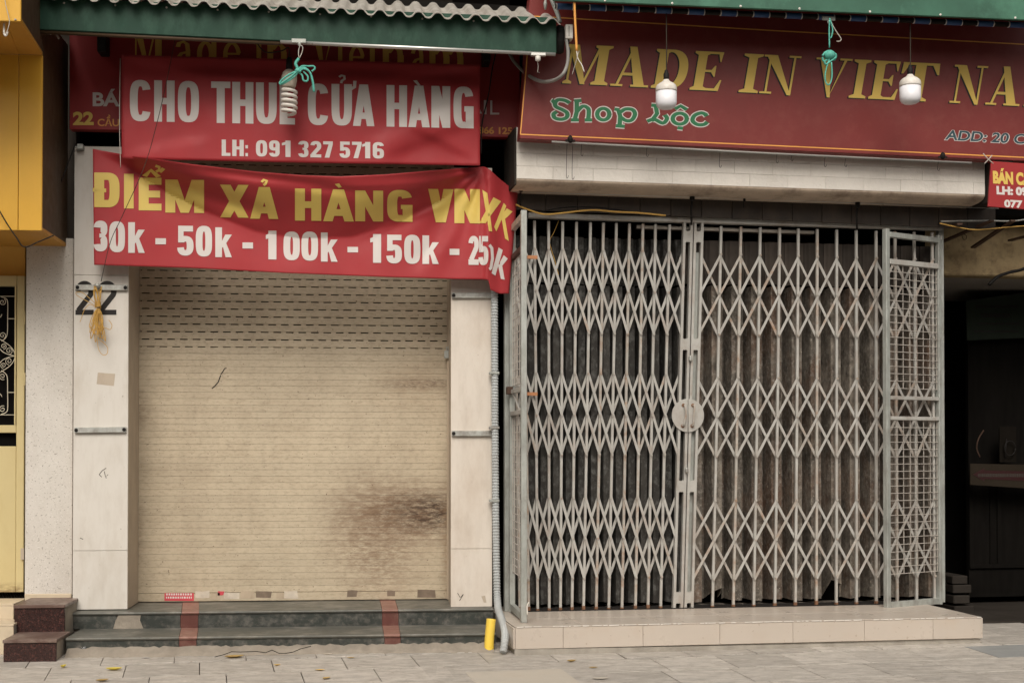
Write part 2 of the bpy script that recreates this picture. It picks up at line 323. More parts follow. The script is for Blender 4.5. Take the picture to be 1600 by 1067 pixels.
def heavy(ch, S, B):
    """heavy grotesque glyph in the unit box: list of layers, each a list of polygons"""
    hx, hy = S/2, B/2; o = []
    full = lambda cx, cy, rx, ry, n=3.2: rib(sup(cx, cy, rx, ry, 0, 360, n, 36), hx, hy, True)
    st = lambda p: rib(p, hx, hy)
    if ch in 'O0': o = [full(.5, .5, .5-hx, .5-hy)]
    elif ch == 'C': o = [st(sup(.5, .5, .5-hx, .5-hy, 28, 332, 3.2, 36))]
    elif ch == 'G': o = [st(sup(.5, .5, .5-hx, .5-hy, 28, 300, 3.2, 36)), [rc(1-S, 0, 1, .52)], [rc(.54, .40, 1, .53)]]
    elif ch == 'H': o = [[rc(0, 0, S, 1)], [rc(1-S, 0, 1, 1)], [rc(S*.5, .5-hy, 1-S*.5, .5+hy)]]
    elif ch == 'T': o = [[rc(0, 1-B, 1, 1)], [rc(.5-hx, 0, .5+hx, 1-B*.5)]]
    elif ch == 'U': o = [st([(hx, 1), (hx, .6)] + sup(.5, .5, .5-hx, .5-hy, 180, 360, 3.2, 24) + [(1-hx, .6), (1-hx, 1)])]
    elif ch == 'E': o = [[rc(0, 0, S, 1)]] + [[rc(S*.5, y, x, y+B)] for y, x in ((0, 1), (.5-hy, .94), (1-B, 1))]
    elif ch == 'L': o = [[rc(0, 0, S, 1)], [rc(S*.5, 0, 1, B)]]
    elif ch == 'I': o = [[rc(0, 0, 1, 1)]]
    elif ch == 'D': o = [[rc(0, 0, S, 1)], st([(hx, 1-hy), (.5, 1-hy)] + sup(.5, .5, .5-hx, .5-hy, 90, -90, 3.2, 24) + [(.5, hy), (hx, hy)])]
    elif ch == 'N': o = [[rc(0, 0, S, 1)], [rc(1-S, 0, 1, 1)], [[(S*.1, 1), (1-S, 0), (1-S*.1, 0), (S, 1)]]]
    elif ch == 'M': o = [[rc(0, 0, S, 1)], [rc(1-S, 0, 1, 1)], [[(S*.2, 1), (.5-S*.42, 0), (.5+S*.42, 0), (S*1.25, 1)]], [[(1-S*1.25, 1), (.5-S*.42, 0), (.5+S*.42, 0), (1-S*.2, 1)]]]
    elif ch == 'A': o = [[[(0, 0), (S*.95, 0), (.5+S*.42, 1), (.5-S*.55, 1)]], [[(1-S*.95, 0), (1, 0), (.5+S*.55, 1), (.5-S*.42, 1)]], [rc(.26, .17, .74, .17+B)]]
    elif ch == 'V': o = [[[(0, 1), (.5-S*.5, 0), (.5+S*.42, 0), (S, 1)]], [[(1-S, 1), (.5-S*.42, 0), (.5+S*.5, 0), (1, 1)]]]
    elif ch == 'X': o = [[[(0, 1), (1-S*1.05, 0), (1, 0), (S*1.05, 1)]], [[(1-S*1.05, 1), (0, 0), (S*1.05, 0), (1, 1)]]]
    elif ch == 'K': o = [[rc(0, 0, S, 1)], [[(S, .40), (S, .68), (1-S, 1), (1, 1), (S+.1, .42)]], [[(S, .62), (S+.25, .70), (1, 0), (1-S*1.05, 0)]]]
    elif ch == 'k': o = [[rc(0, 0, S, 1)], [[(S*.9, .28), (S*.9, .50), (.60, .76), (1, .76), (.62, .44)]], [[(S+.02, .44), (.62, .52), (1, 0), (.62, 0)]]]
    elif ch == '1': o = [[rc(1-S*1.2, 0, 1, 1)], [[(0, .70), (.5, .76), (1-S*.5, .80), (1-S*.5, 1), (.55, 1), (.4, .92), (0, .85)]]]
    elif ch == '2': o = [st(sup(.5, .70, .5-hx, .30-hy, 172, -25, 2.6, 20) + [(hx*1.15, B*.9)]), [rc(0, 0, 1, B)]]
    elif ch == '3': o = [st(sup(.5, .735, .5-hx, .265-hy, 172, -75, 2.8, 20)), st(sup(.5, .28, .5-hx, .28-hy, 75, -172, 2.8, 20)), [rc(.42, .45, .72, .58)]]
    elif ch == '5': o = [[rc(.06, 1-B, .97, 1)], [rc(.06, .44, .06+S*.8, 1-B*.5)], st(sup(.5, .33, .5-hx, .33-hy, 150, -172, 2.8, 24))]
    elif ch == '6': o = [full(.5, .31, .5-hx, .31-hy), st([(hx, .31), (hx, .6)] + sup(.5, .70, .5-hx, .30-hy, 180, 12, 2.8, 20))]
    elif ch == '9': o = [full(.5, .69, .5-hx, .31-hy), st([(1-hx, .69), (1-hx, .4)] + sup(.5, .30, .5-hx, .30-hy, 0, -168, 2.8, 20))]
    elif ch == '7': o = [[rc(0, 1-B, 1, 1)], [[(.16, 0), (.16+S*1.1, 0), (1, 1-B), (1-S*.95, 1-B*.8)]]]
    elif ch == ':': o = [[rc(0, 0, 1, .2)], [rc(0, .48, 1, .68)]]
    elif ch == '-': o = [[rc(0, 0, 1, 1)]]
    return o
def serif(ch):
    """bold high-contrast roman in the unit box"""
    S, T, f = .30, .07, .05
    def stem(x0, x1, y0=0, y1=1, e=.09):
        return [[rc(x0, y0, x1, y1)], [[(x0-e, y0), (x1+e, y0), (x1+e, y0+f), (x1, y0+f+.05), (x0, y0+f+.05), (x0-e, y0+f)]], [[(x0-e, y1), (x0-e, y1-f), (x0, y1-f-.05), (x1, y1-f-.05), (x1+e, y1-f), (x1+e, y1)]]]
    if ch == 'I': return stem(.28, .72, e=.26)
    if ch == 'M': return stem(.10, .145, e=.07) + stem(.70, .90, e=.08) + [[[(.04, 1), (.40, 0), (.50, 0), (.27, 1)]], [[(.43, 0), (.49, .05), (.76, 1), (.70, 1)]]]
    if ch == 'A': return [[[(.36, 1.02), (.62, .0), (.90, 0), (.55, 1.02)]], [[(.12, 0), (.19, 0), (.49, .92), (.44, .98)]], [rc(.25, .28, .70, .35)], [rc(.0, 0, .32, f)], [rc(.53, 0, 1.0, f)]]
    if ch == 'D': return stem(.10, .36, e=.10) + [rib([(.2, 1-.035), (.45, 1-.035)] + sup(.48, .5, .38, .465, 90, -90, 2.2, 24) + [(.45, .035), (.2, .035)], .13, .035)]
    if ch == 'E': return stem(.12, .42, e=.12) + [[rc(.2, 1-f*1.2, .94, 1)], [rc(.2, 0, .94, f*1.2)], [rc(.3, .47, .72, .53)], [[(.94, 1), (.90, .74), (.86, .76), (.78, 1)]], [[(1.0, .28), (.94, 0), (.76, 0), (.95, .28)]], [[(.72, .36), (.76, .36), (.76, .64), (.72, .64), (.62, .53), (.62, .47)]]]
    if ch == 'N': return [[rc(.12, 0, .18, 1)], [rc(.82, 0, .88, 1)], [[(.02, 1), (.78, -.02), (.88, -.02), (.34, 1)]], [rc(-.02, 0, .32, f)], [rc(.68, 1-f, 1.02, 1)], [rc(-.04, 1-f, .3, 1)]]
    if ch == 'V': return [[[(.10, 1), (.46, -.02), (.54, -.02), (.40, 1)]], [[(.50, 0), (.55, .12), (.88, 1), (.80, 1)]], [rc(0, 1-f, .5, 1)], [rc(.66, 1-f, 1, 1)]]
    if ch == 'T': return stem(.36, .64, e=.12)[:2] + [[rc(.02, 1-f*1.3, .98, 1)], [[(.02, 1), (.0, .70), (.05, .70), (.20, 1-f)]], [[(.98, 1), (1.0, .70), (.95, .70), (.80, 1-f)]]]
    # lower case, x-height .66
    if ch == 'a': return [rib([(.18, .50), (.24, .60), (.45, .635), (.62, .58), (.66, .42), (.66, .12)], .11, .03), rib([(.66, .38), (.35, .34), (.16, .2), (.3, .03), (.55, .06), (.66, .16)], .1, .03), rib([(.66, .16), (.74, .03), (.92, .05)], .08, .03)]
    if ch == 'd': return [rib(sup(.36, .33, .24, .30, 0, 360, 2, 24), .1, .03, True), [rc(.60, 0, .80, 1)], [rc(.5, .95, .7, 1)], [rc(.7, 0, .95, .05)]]
    if ch == 'e': return [rib(sup(.5, .33, .34, .30, 10, 320, 2, 24), .11, .03), [rc(.2, .34, .9, .39)]]
    if ch == 'i': return [[rc(.28, 0, .72, .66)], [rc(.05, .62, .5, .66)], [rc(.05, 0, .95, .05)], [sup(.5, .88, .26, .09, 0, 350, 2, 12)]]
    if ch == 'n': return [[rc(.10, 0, .34, .66)], [rc(0, .62, .2, .66)], [rc(0, 0, .44, .05)], [rc(.66, 0, .90, .45)], [rc(.56, 0, 1, .05)], rib([(.3, .5), (.45, .62), (.62, .63), (.74, .56), (.78, .40)], .11, .03)]
    if ch == 't': return [[rc(.3, .08, .64, .84)], [rc(.05, .60, .95, .65)], rib([(.47, .15), (.6, .03), (.95, .08)], .12, .03)]
    if ch == 'm': return [[rc(.05, 0, .21, .66)], [rc(0, .62, .15, .66)], [rc(0, 0, .27, .05)], [rc(.42, 0, .58, .45)], [rc(.36, 0, .64, .05)], [rc(.79, 0, .95, .45)], [rc(.73, 0, 1, .05)], rib([(.18, .5), (.28, .62), (.4, .63), (.48, .56), (.5, .40)], .08, .03), rib([(.55, .5), (.65, .62), (.77, .63), (.85, .56), (.87, .40)], .08, .03)]
    return []
def place(layers, x0, x1, yb, h, slope=0.0, shear=0.0):
    """glyph layers -> photo pixels"""
    return [[[(x0+gx*(x1-x0)+shear*gy*h, yb-gy*h+slope*gx*(x1-x0)) for gx, gy in poly] for poly in lay] for lay in layers]
def stroke_px(path, hx, hy): return [rib(path, hx, hy)]
def font_layers(txt, off, x0, x1, yb, h, slope=0.0, shear=0.0):
    """sans lettering from the built-in font fitted between x0..x1 with cap height h"""
    c = bpy.data.curves.new('lettering', 'FONT'); c.body = txt; c.offset = off
    c.resolution_u = 5
    o = bpy.data.objects.new('lettering', c); COL.objects.link(o); bpy.context.view_layer.update()
    m = o.evaluated_get(bpy.context.evaluated_depsgraph_get()).to_mesh()
    V = [tuple(v.co[:2]) for v in m.vertices]; Fc = [tuple(p.vertices) for p in m.polygons]
    bpy.data.objects.remove(o); xs = [v[0] for v in V]; a, b = min(xs), max(xs); ch = .73+2*off
    q = [(x0+(v[0]-a)/(b-a)*(x1-x0)+shear*(v[1]+off)/ch*h, yb-(v[1]+off)/ch*h+slope*(v[0]-a)/(b-a)*(x1-x0)) for v in V]
    par = list(range(len(q)))
    def fd(i):
        while par[i] != i: i = par[i]
        return i
    for f in Fc:
        for k in f[1:]: par[fd(k)] = fd(f[0])
    isl = {}
    for f in Fc: isl.setdefault(fd(f[0]), []).append([q[i] for i in f])
    return [[g] for g in isl.values()]
def letterset(t, groups, surf, mat, off=.0012, step=.00012, grid=None, name='letter'):
    for g in groups: letters(t, name, g, surf, mat, off, step, grid)
def letters(t, name, layers, surf, mat, off=.0012, step=.00012, grid=None, parent=None, label=None):
    """layers in pixels -> one mesh printed just proud of surf(X,Y) -> frame xyz with outward -y"""
    bm = bmesh.new()
    for li, lay in enumerate(layers):
        z = off + (li % 6)*step
        for poly in lay:
            try: bm.faces.new([bm.verts.new((p[0], p[1], z)) for p in poly])
            except Exception: pass
        
    bmesh.ops.triangulate(bm, faces=[f for f in bm.faces if len(f.verts) > 4])
    if grid:
        xs = [v.co.x for v in bm.verts]; ys = [v.co.y for v in bm.verts]
        for ax, lo, hi in ((0, min(xs), max(xs)), (1, min(ys), max(ys))):
            k = math.ceil(lo/grid)
            while k*grid < hi:
                no = (1, 0, 0) if ax == 0 else (0, 1, 0); co = (k*grid, 0, 0) if ax == 0 else (0, k*grid, 0)
                bmesh.ops.bisect_plane(bm, geom=bm.verts[:]+bm.edges[:]+bm.faces[:], plane_co=co, plane_no=no)
                k += 1
    for v in bm.verts:
        p = surf(v.co.x, v.co.y); v.co = (p[0]-t.b[0], p[1]-t.b[1]-v.co.z, p[2]-t.b[2])
    me = bpy.data.meshes.new(name); bm.to_mesh(me); bm.free(); me.materials.append(mat)
    o = bpy.data.objects.new(name, me); COL.objects.link(o); o.parent = parent or t.o
    if label: o['label'] = label
    return o

# ================================================================== GROUND
def gz(x, y): return -.03*max(0, -.9-y) - (.006*max(0, -x-1) if x < -1 else 0)
mb = MB()
xs = [-60, -6, -3, -1, 1, 6, 60]; ys = [-80, -4.6, -3.6, -2, -.9, 3, 40]
for i, yy in enumerate(ys):
    for xx in xs:
        z = -.018
        if yy < -.9: z = -.018 - .03*min(-.9-yy, 2.7)
        if yy <= -4.6: z = -.24
        mb.v.append((xx, yy, z))
for j in range(len(ys)-1):
    for i in range(len(xs)-1):
        a = j*len(xs)+i; mb.f.append((a, a+1, a+1+len(xs), a+len(xs)))
single('street', 'asphalt street surface', None, L, (0, 0, 0), mb, m_street, kind='structure')
pv = Thing('pavement', 'grey marble-look paving tiles of the footpath', None, L, (0, -1.2, 0), kind='structure')
mb = MB()
mb.add([(-5, -3.6, -.096), (6, -3.6, -.096), (6, -.9, -.0145), (-5, -.9, -.0145), (6, 3.2, -.0145), (-5, 3.2, -.0145), (-5, -3.62, -.25), (6, -3.62, -.25)], [(0, 1, 2, 3), (3, 2, 4, 5), (6, 7, 1, 0)])
part(pv, 'grout_bed', mb, m_grout)
A = rad(7.0); ax = Vector((math.cos(A), math.sin(A))); ay = Vector((-math.sin(A), math.cos(A)))
TW, TD = .40, .385
blue_c = Vector(L.g(1545, 1010, 0)[:2])
cover_c = Vector(L.g(815, 1062, -.04)[:2])
tile_me = {}
for j in range(-9, 9):
    for i in range(-13, 14):
        c = Vector((0, -1.27)) + ax*((i+(.5 if j % 2 else 0))*TW + (.08*math.sin(j*2.3))) + ay*(j*TD)
        if c.y < -2.75 or c.x < -3.3 or c.x > 4.4 or c.y > (-.5 if c.x < 2.4 else 2.0): continue
        if (c-cover_c).length < .40: continue
        key = random.randrange(6)
        mt = m_paveB if (c-blue_c).length < .24 else m_pave
        if (key, mt.name) not in tile_me:
            w2, d2 = TW/2-.0019-random.random()*.0012, TD/2-.0019-random.random()*.0012; q = MB(); ht = .0
            tl = [random.uniform(-.0012, .0012) for _ in range(4)]
            q.hexa([(-w2, -d2, -.012), (w2, -d2, -.012), (w2, -d2, tl[0]), (-w2, -d2, tl[1]), (-w2, d2, -.012), (w2, d2, -.012), (w2, d2, tl[2]), (-w2, d2, tl[3])])
            tile_me[(key, mt.name)] = mesh_of('tile', q, mt, (0, 0, 0))
        sl_ = .03 if c.y < -1.08 else 0
        zz = -.03*max(0, -.9-c.y)
        e = Matrix.Rotation(A, 3, 'Z'); tilt = Matrix.Rotation(math.atan(sl_), 3, 'X')
        o = inst(pv, 'tile', tile_me[(key, mt.name)], (c.x, c.y, zz), rot=(tilt @ e).to_euler(), bev=.0012)
# cement access cover let into the paving
cc = Thing('access_cover', 'pale cement access cover let into the paving in front of the beige platform', 'cover', L, (cover_c.x, cover_c.y, gz(0, cover_c.y)))
q = MB(); z0 = gz(0, cover_c.y)
def quadslab(q, cen, w2, d2, ztop, th):
    vs4 = []
    for sx, sy in ((-1, -1), (1, -1), (1, 1), (-1, 1)):
        p = cen + ax*(sx*w2) + ay*(sy*d2); vs4.append((p.x, p.y, -.03*max(0, -.9-p.y)+ztop))
    q.add(vs4 + [(a, b, c-th) for a, b, c in vs4], [(0, 1, 2, 3), (7, 6, 5, 4), (0, 4, 5, 1), (1, 5, 6, 2), (2, 6, 7, 3), (3, 7, 4, 0)])
quadslab(q, cover_c, .48, .42, .0, .012); part(cc, 'surround', q, m_pave)
q = MB(); quadslab(q, cover_c + ay*(-.06), .27, .26, .004, .012); part(cc, 'lid', q, m_cover, bev=.003)

q = MB(); q.box(-45, 45, -19, -17.5, -.25, 6.5)
single('street_wall', 'plain wall standing in for houses across the street, unseen behind the camera', None, L, (0, -18, 0), q, M('far_plaster', (.42, .37, .31), .9), kind='structure')  # added to block the low sky, as opposite houses would
# ================================================================== BUILDINGS BEHIND
bl = Thing('building', 'dark shophouse walls above and behind the shutter and the signs', 'building', L, (0, 2.6, 0))
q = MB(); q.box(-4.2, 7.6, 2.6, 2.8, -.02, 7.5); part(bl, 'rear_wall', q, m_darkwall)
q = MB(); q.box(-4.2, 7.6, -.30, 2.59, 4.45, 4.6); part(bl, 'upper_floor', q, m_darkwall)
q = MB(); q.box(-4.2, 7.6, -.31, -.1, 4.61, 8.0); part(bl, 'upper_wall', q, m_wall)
q = MB(); q.hexa([(-2.62, -.37, 3.98), (1.36, -.37, 3.90), (1.36, -.37, 3.94), (-2.62, -.37, 4.02), (-2.62, -.3, 4.1), (1.36, -.3, 4.0), (1.36, -.3, 4.04), (-2.62, -.3, 4.14)]); part(bl, 'light_stop_board', q, m_darkwall)  # added dark board closing the light gap behind the awning roof
q = MB(); q.box(-4.3, -4.21, -.3, 2.59, 0, 4.44); part(bl, 'side_wall', q, m_darkwall)
q = MB(); q.box(7.5, 7.6, .0, 2.59, 0, 4.44); part(bl, 'side_wall', q, m_darkwall)
x_, z_ = L.xz(117, 200, -.3)
q = MB(); q.box(-4.2, L.p3(118, 500, -.20)[0], -.20, -.1, .15, 4.44); part(bl, 'party_wall', q, m_wall)
q = MB(); q.box(L.p3(706, 500, .1)[0], L.p3(797, 500, .1)[0], .12, .3, 0, 4.44); part(bl, 'party_wall', q, m_darkwall)
q = MB(); q.box(L.p3(206, 500, .15)[0]-.05, L.p3(706, 500, .15)[0], .10, .2, L.xz(450, 255, 0)[1], 4.44); part(bl, 'wall_over_shutter', q, m_wall)

# ================================================================== SHOP 22
PY = -.42
# pillars
def pillar(name, label, xl, xr, ytop, ybot_l, seams, mat, reveal_side, extra=None):
    x0 = L.p3(xl, 700, PY)[0]; x1 = L.p3(xr, 700, PY)[0]
    zb = L.xz((xl+xr)/2, ybot_l, PY)[1]; zt = L.xz((xl+xr)/2, ytop, PY)[1]
    t = Thing(name, label, 'pillar', L, ((x0+x1)/2, PY, zb))
    zs = [zb] + [L.xz((xl+xr)/2, s, PY)[1] for s in seams] + [zt]
    for a, b in zip(zs, zs[1:]):
        q = MB(); q.box(x0, x1, PY, PY+.02, a+.001, b-.001); part(t, 'stone_panel', q, mat, bev=.0015)
    q = MB(); q.box(x0+.003, x1-.003, PY+.021, .09, zb, zt); part(t, 'reveal', q, m_reveal)
    return t, x0, x1, zb, zt
pl, plx0, plx1, plz, plzt = pillar('pillar', 'white stone-clad pillar bearing the black number 22', 114.5, 200, 229, 952, [860, 430], m_pil, 1)
pr, prx0, prx1, prz, przt = pillar('pillar', 'warm white stone-clad pillar behind the grey corrugated conduit', 704.5, 769, 262, 948, [857, 437], m_pilw, -1)
# number 22
lay = []
for a, b in ((118, 146.5), (153, 182)):
    lay += place([rib(sup(.5, .70, .36, .235, 178, -25, 2.1, 20) + [(.16, .13)], .15, .075), [rc(0, 0, 1, .15)]], a, b, 492, 52.5)
for k_ in (0, 1): letters(pl, 'digit', lay[2*k_:2*k_+2], lambda X, Y: L.p3(X, Y, PY), m_blk)
# sticker remnants and pen scribbles on the pillars
def patch(t, name, pts, mat, y, label=None, th=.0006):
    q = MB(); q.prism([L.xz(a, b, y) for a, b in pts], y-th, y); return part(t, name, q, mat, label=label)
patch(pl, 'paper_scrap', [(151, 600), (178, 603), (180, 584), (165, 583), (153, 582)], m_reveal, PY, 'faded beige paper scrap')
letters(pl, 'pen_scribble', [rib(p, .5, .5) for p in ([(155, 741), (160, 735), (166, 731)], [(155, 741), (159, 745)], [(163, 736), (165, 745), (169, 741)], [(165, 746), (167, 746)], [(125, 840), (130, 842)])], lambda X, Y: L.p3(X, Y, PY), m_wire, .0005)
letters(pr, 'pen_scribble', [rib(p, .5, .5) for p in ([(715, 926), (719, 933), (724, 928)], [(718, 938), (724, 928)])], lambda X, Y: L.p3(X, Y, PY), m_wire, .0005)
patch(pr, 'paper_scrap', [(752, 931), (758, 930), (760, 941), (756, 941)], m_reveal, PY)
# steel brackets
def bracket(label, X0, X1, Y, Yr, px0):
    a = L.p3(X0, Y, PY-.02); b = L.p3(X1, Yr, PY-.02)
    t = Thing('wall_bracket', label, 'bracket', L, (a[0], PY, a[2]), group='flat steel brackets screwed to the pillars')
    h = .017
    q = MB(); q.add([(a[0], PY-.022, a[2]-h), (b[0], PY-.022, b[2]-h), (b[0], PY-.022, b[2]+h), (a[0], PY-.022, a[2]+h), (a[0], PY-.001, a[2]-h), (b[0], PY-.001, b[2]-h), (b[0], PY-.001, b[2]+h), (a[0], PY-.001, a[2]+h)], [(0,1,2,3),(7,6,5,4),(0,4,5,1),(1,5,6,2),(2,6,7,3),(3,7,4,0)])
    part(t, 'steel_bar', q, m_steel, bev=.002)
    for p in ((a, .012), (b, -.012)):
        if p[0] is b and px0 == 1: continue
        q = MB(); q.lathe((0, 0, 0), [(.002, .006), (.011, .004), (.012, 0)], 8)
        q.v = [(p[0][0]+p[1]+v[0], PY-.022-v[2], p[0][2]+v[1]) for v in q.v]; part(t, 'screw', q, m_black)
    return t
bracket('dull steel bracket crossing the number 22', 118, 199, 449, 449.5, 0)
bracket('dull steel bracket on the left pillar below the paper scrap', 116, 197, 672, 671, 0)
bracket('short steel bracket on the right pillar just under the red banner', 706, 768, 461.5, 461.5, 1)
bracket('short steel bracket halfway up the right pillar beside the conduit', 706, 768, 677, 677, 1)

# roller shutter
sx0 = L.p3(209, 700, 0)[0]; sx1 = L.p3(699, 700, 0)[0]; sz0 = L.xz(450, 937.5, 0)[1]
rs = Thing('roller_shutter', 'closed beige roller shutter with slotted upper slats and a rusty stain', 'shutter', L, ((sx0+sx1)/2, 0, sz0))
z543 = L.xz(450, 543.5, 0)[1]; pl_p = (z543-sz0-.055)/38.0
pt = pl_p*1.185
def slat(z, h, slots, off):
    q = MB(); g = .0004 if not slots else .0050
    a, b = z+g, z+h-g*.4
    prof = [(.008, a), (-.0036, a+.0003), (-.0045, a+.0030), (-.0045, a+h*.44), (-.0040, a+h*.47), (-.0045, a+h*.5), (-.0045, b-.0022), (-.0036, b-.0003), (.008, b)]
    q.extx(prof, sx0, sx1)
    if slots:   # little bridges between the slots
        n = 25; pit = (sx1-sx0)/n
        for k in range(-1, n+1):
            c0 = sx0 + (k+off)*pit; x0 = max(c0, sx0); x1 = min(c0+pit*.38, sx1)
            if x1 > x0: q.box(x0, x1, -.0022, .008, z-.002, z+g+.002)
    return q
q = MB(); q.extx([(.012, sz0), (-.006, sz0), (-.008, sz0+.004), (-.008, sz0+.05), (-.004, sz0+.053), (.012, sz0+.053)], sx0, sx1); part(rs, 'bottom_bar', q, m_shut)
z = sz0+.055
for i in range(38): part(rs, 'slat', slat(z, pl_p, False, 0), m_shut); z += pl_p
for i in range(25): part(rs, 'slotted_slat', slat(z, pt, True, .2 if i % 2 else .6), m_shut); z += pt
q = MB(); q.box(sx0-.02, sx1+.02, .05, .06, sz0, z+.05); part(rs, 'void_sheet', q, m_slatgap)  # thin black sheet stands for the unlit shop behind the slots
for x0, x1 in ((sx0-.045, sx0), (sx1-.005, sx1+.04)):
    q = MB(); q.box(x0, x1, -.05, -.028, sz0, z); q.box(x0 if x0 < 0 and x0 < sx0-.01 else x1-.012, (x0+.012) if x0 < sx0-.01 else x1, -.027, .03, sz0, z)
    part(rs, 'guide_rail', q, m_rail, bev=.003)
for X, Y in ((210.5, 624), (697.5, 553)):
    c = L.p3(X, Y, -.05); q = MB(); q.box(c[0]-.014, c[0]+.014, -.075, -.051, c[2]-.03, c[2]+.02); q.tube([(c[0], -.065, c[2]+.02), (c[0], -.065, c[2]+.045), (c[0]+.012, -.065, c[2]+.045), (c[0]+.012, -.065, c[2]+.02)], .004, 6)
    part(rs, 'shutter_lock', q, m_galv, bev=.003)
# dark scratch on the shutter
letters(rs, 'scratch', [rib([(331, 607), (335, 604), (341, 597), (345, 586)], .9, .9), rib([(345, 585), (348, 581), (351, 576), (354, 575)], .8, .8)], lambda X, Y: L.p3(X, Y, -.005), m_wire, .0006)
# tape and sticker remnants along the bottom
def onshut(name, X0, X1, Y0, Y1, mat, label=None, rag=2.0):
    pts = [(X0, Y1), (X1, Y1+random.uniform(-1, 1)), (X1+random.uniform(-rag, rag), Y0+random.uniform(-.5, .5)*rag), ((X0+X1)/2, Y0+random.uniform(-.3, .6)*rag), (X0+random.uniform(-.3, .6)*rag, Y0)]
    return patch(rs, name, pts, mat, -.0085, label)
onshut('red_sticker', 257, 303, 926, 938, m_redst, 'small red sticker printed with pale rows of marks', 0)
q = MB()
for row in (0, 1):
    X = 259.5
    while X < 300:
        wd = random.uniform(1.2, 3.2); a = L.xz(X, 934.5-row*5+.0, -.0092); b = L.xz(X+wd, 931.5-row*5, -.0092); q.box(a[0], b[0], -.0096, -.0091, a[1], b[1]); X += wd+1.3
part(rs, 'sticker_print', q, m_wht1, kind='stuff')
for X0, X1, Y0, Y1, mt in ((305, 327, 923, 934, m_paper), (330, 344, 926, 936, m_rail), (350, 374, 925, 935, m_paper), (376, 398, 923, 935, m_rail), (400, 423, 923, 933, m_paperD), (432, 444, 925, 935, m_rail), (444, 466, 923, 934, m_paper), (542, 557, 922, 932, m_paperD), (605, 617, 922, 931, m_paperD), (652, 681, 920.5, 933, m_paperD), (340, 349, 923, 930, m_redst)):
    onshut('tape_scrap', X0, X1, Y0, Y1, mt)

# steps
st = Thing('marble_steps', 'two low dark green marble steps with two red bands below the shutter', 'steps', L, (0, -.8, 0))
def gl(X, Y, z): return L.g(X, Y, z)
T1 = L.xz(160, 953.0, PY)[1]            # top tread level
f1 = -.53; z1 = T1; z2 = L.xz(400, 979, f1+.01)[1]; f2 = -.93
z3 = L.xz(400, 1010, f2)[1]
xl1 = L.p3(112, 960, f1)[0]; xr1 = L.p3(771, 960, f1)[0]; xl2 = L.p3(103, 990, f2)[0]; xr2 = L.p3(775, 990, f2)[0]
bands = [(281, 311), (597, 625)]
def nosed(q, x0, x1, f, zt, back, b0=None, b1=None):
    b0 = x0 if b0 is None else b0; b1 = x1 if b1 is None else b1
    prof = [(back, zt), (f, zt), (f-.006, zt-.002), (f-.008, zt-.008), (f-.005, zt-.015), (f+.004, zt-.017), (f+.004, zt-.020), (back, zt-.020)]
    n = len(prof); v = [((b0 if i in (0, n-1) else x0), p[0], p[1]) for i, p in enumerate(prof)] + [((b1 if i in (0, n-1) else x1), p[0], p[1]) for i, p in enumerate(prof)]
    q.add(v, [(i, (i+1) % n, (i+1) % n+n, i+n) for i in range(n)] + [tuple(range(n)), tuple(range(2*n-1, n-1, -1))])
def tiers(f, zt, back, zr, xl, xr, Y, bf, bb, Yb, br):
    xs_, xb_, xr_ = [xl], [xl], [xl]
    for k in (0, 1):
        for e in (0, 1):
            xs_.append(L.g(bf[k][e], Y, zt)[0]); xb_.append(L.p3(bb[k][e], Yb, back)[0]); xr_.append(L.p3(br[k][e], Y, f)[0])
    xs_ += [xr]; xb_ += [xr]; xr_ += [xr]
    for k in range(len(xs_)-1):
        red = k % 2 == 1
        q = MB(); nosed(q, xs_[k]+.0012, xs_[k+1]-.0012, f, zt, back, xb_[k]+.0012, xb_[k+1]-.0012); part(st, 'red_tread' if red else 'tread', q, m_redt if red else m_tread)
        q = MB(); q.box(xr_[k]+.0012, xr_[k+1]-.0012, f+.005, f+.03, zr, zt-.0205)
        if not (f == f1 and k == 0): part(st, 'red_riser' if red else 'riser', q, m_redr if red else m_marb)
        elif True:
            xa, xb = L.p3(182, 965, f)[0], L.p3(216, 965, f)[0]
            q = MB(); q.box(xr_[k]+.0012, xa, f+.005, f+.03, zr, zt-.0205); part(st, 'riser', q, m_marb)
            q = MB(); q.prism([(xa-.02, zr), (xb+.03, zr), (xb+.01, zt-.05), (xb+.015, zt-.02), (xa+.01, zt-.02), (xa-.005, zt-.05)], f+.001, f+.04); part(st, 'mortar_patch', q, m_mortar)
            q = MB(); q.box(xb, xr_[k+1]-.0012, f+.005, f+.03, zr, zt-.0205); part(st, 'riser', q, m_marb)
tiers(f1, z1, .09, z2, xl1, xr1, 956, [(282.5, 309.5), (597, 622.6)], [(285.5, 311), (593, 617)], 936, [(281.8, 309.6), (597, 622.8)])
tiers(f2, z2, f1+.02, z3, xl2, xr2, 995, [(278.7, 307), (600, 626)], [(283.5, 310), (597, 623)], 979, [(279.5, 306.8), (600.8, 626)])
q = MB(); q.box(xl1+.01, xr1-.01, f1+.031, .3, -.02, z1-.031); q.box(xl2+.01, xr2-.01, f2+.031, f1+.03, -.02, z2-.031); part(st, 'core', q, m_cem)
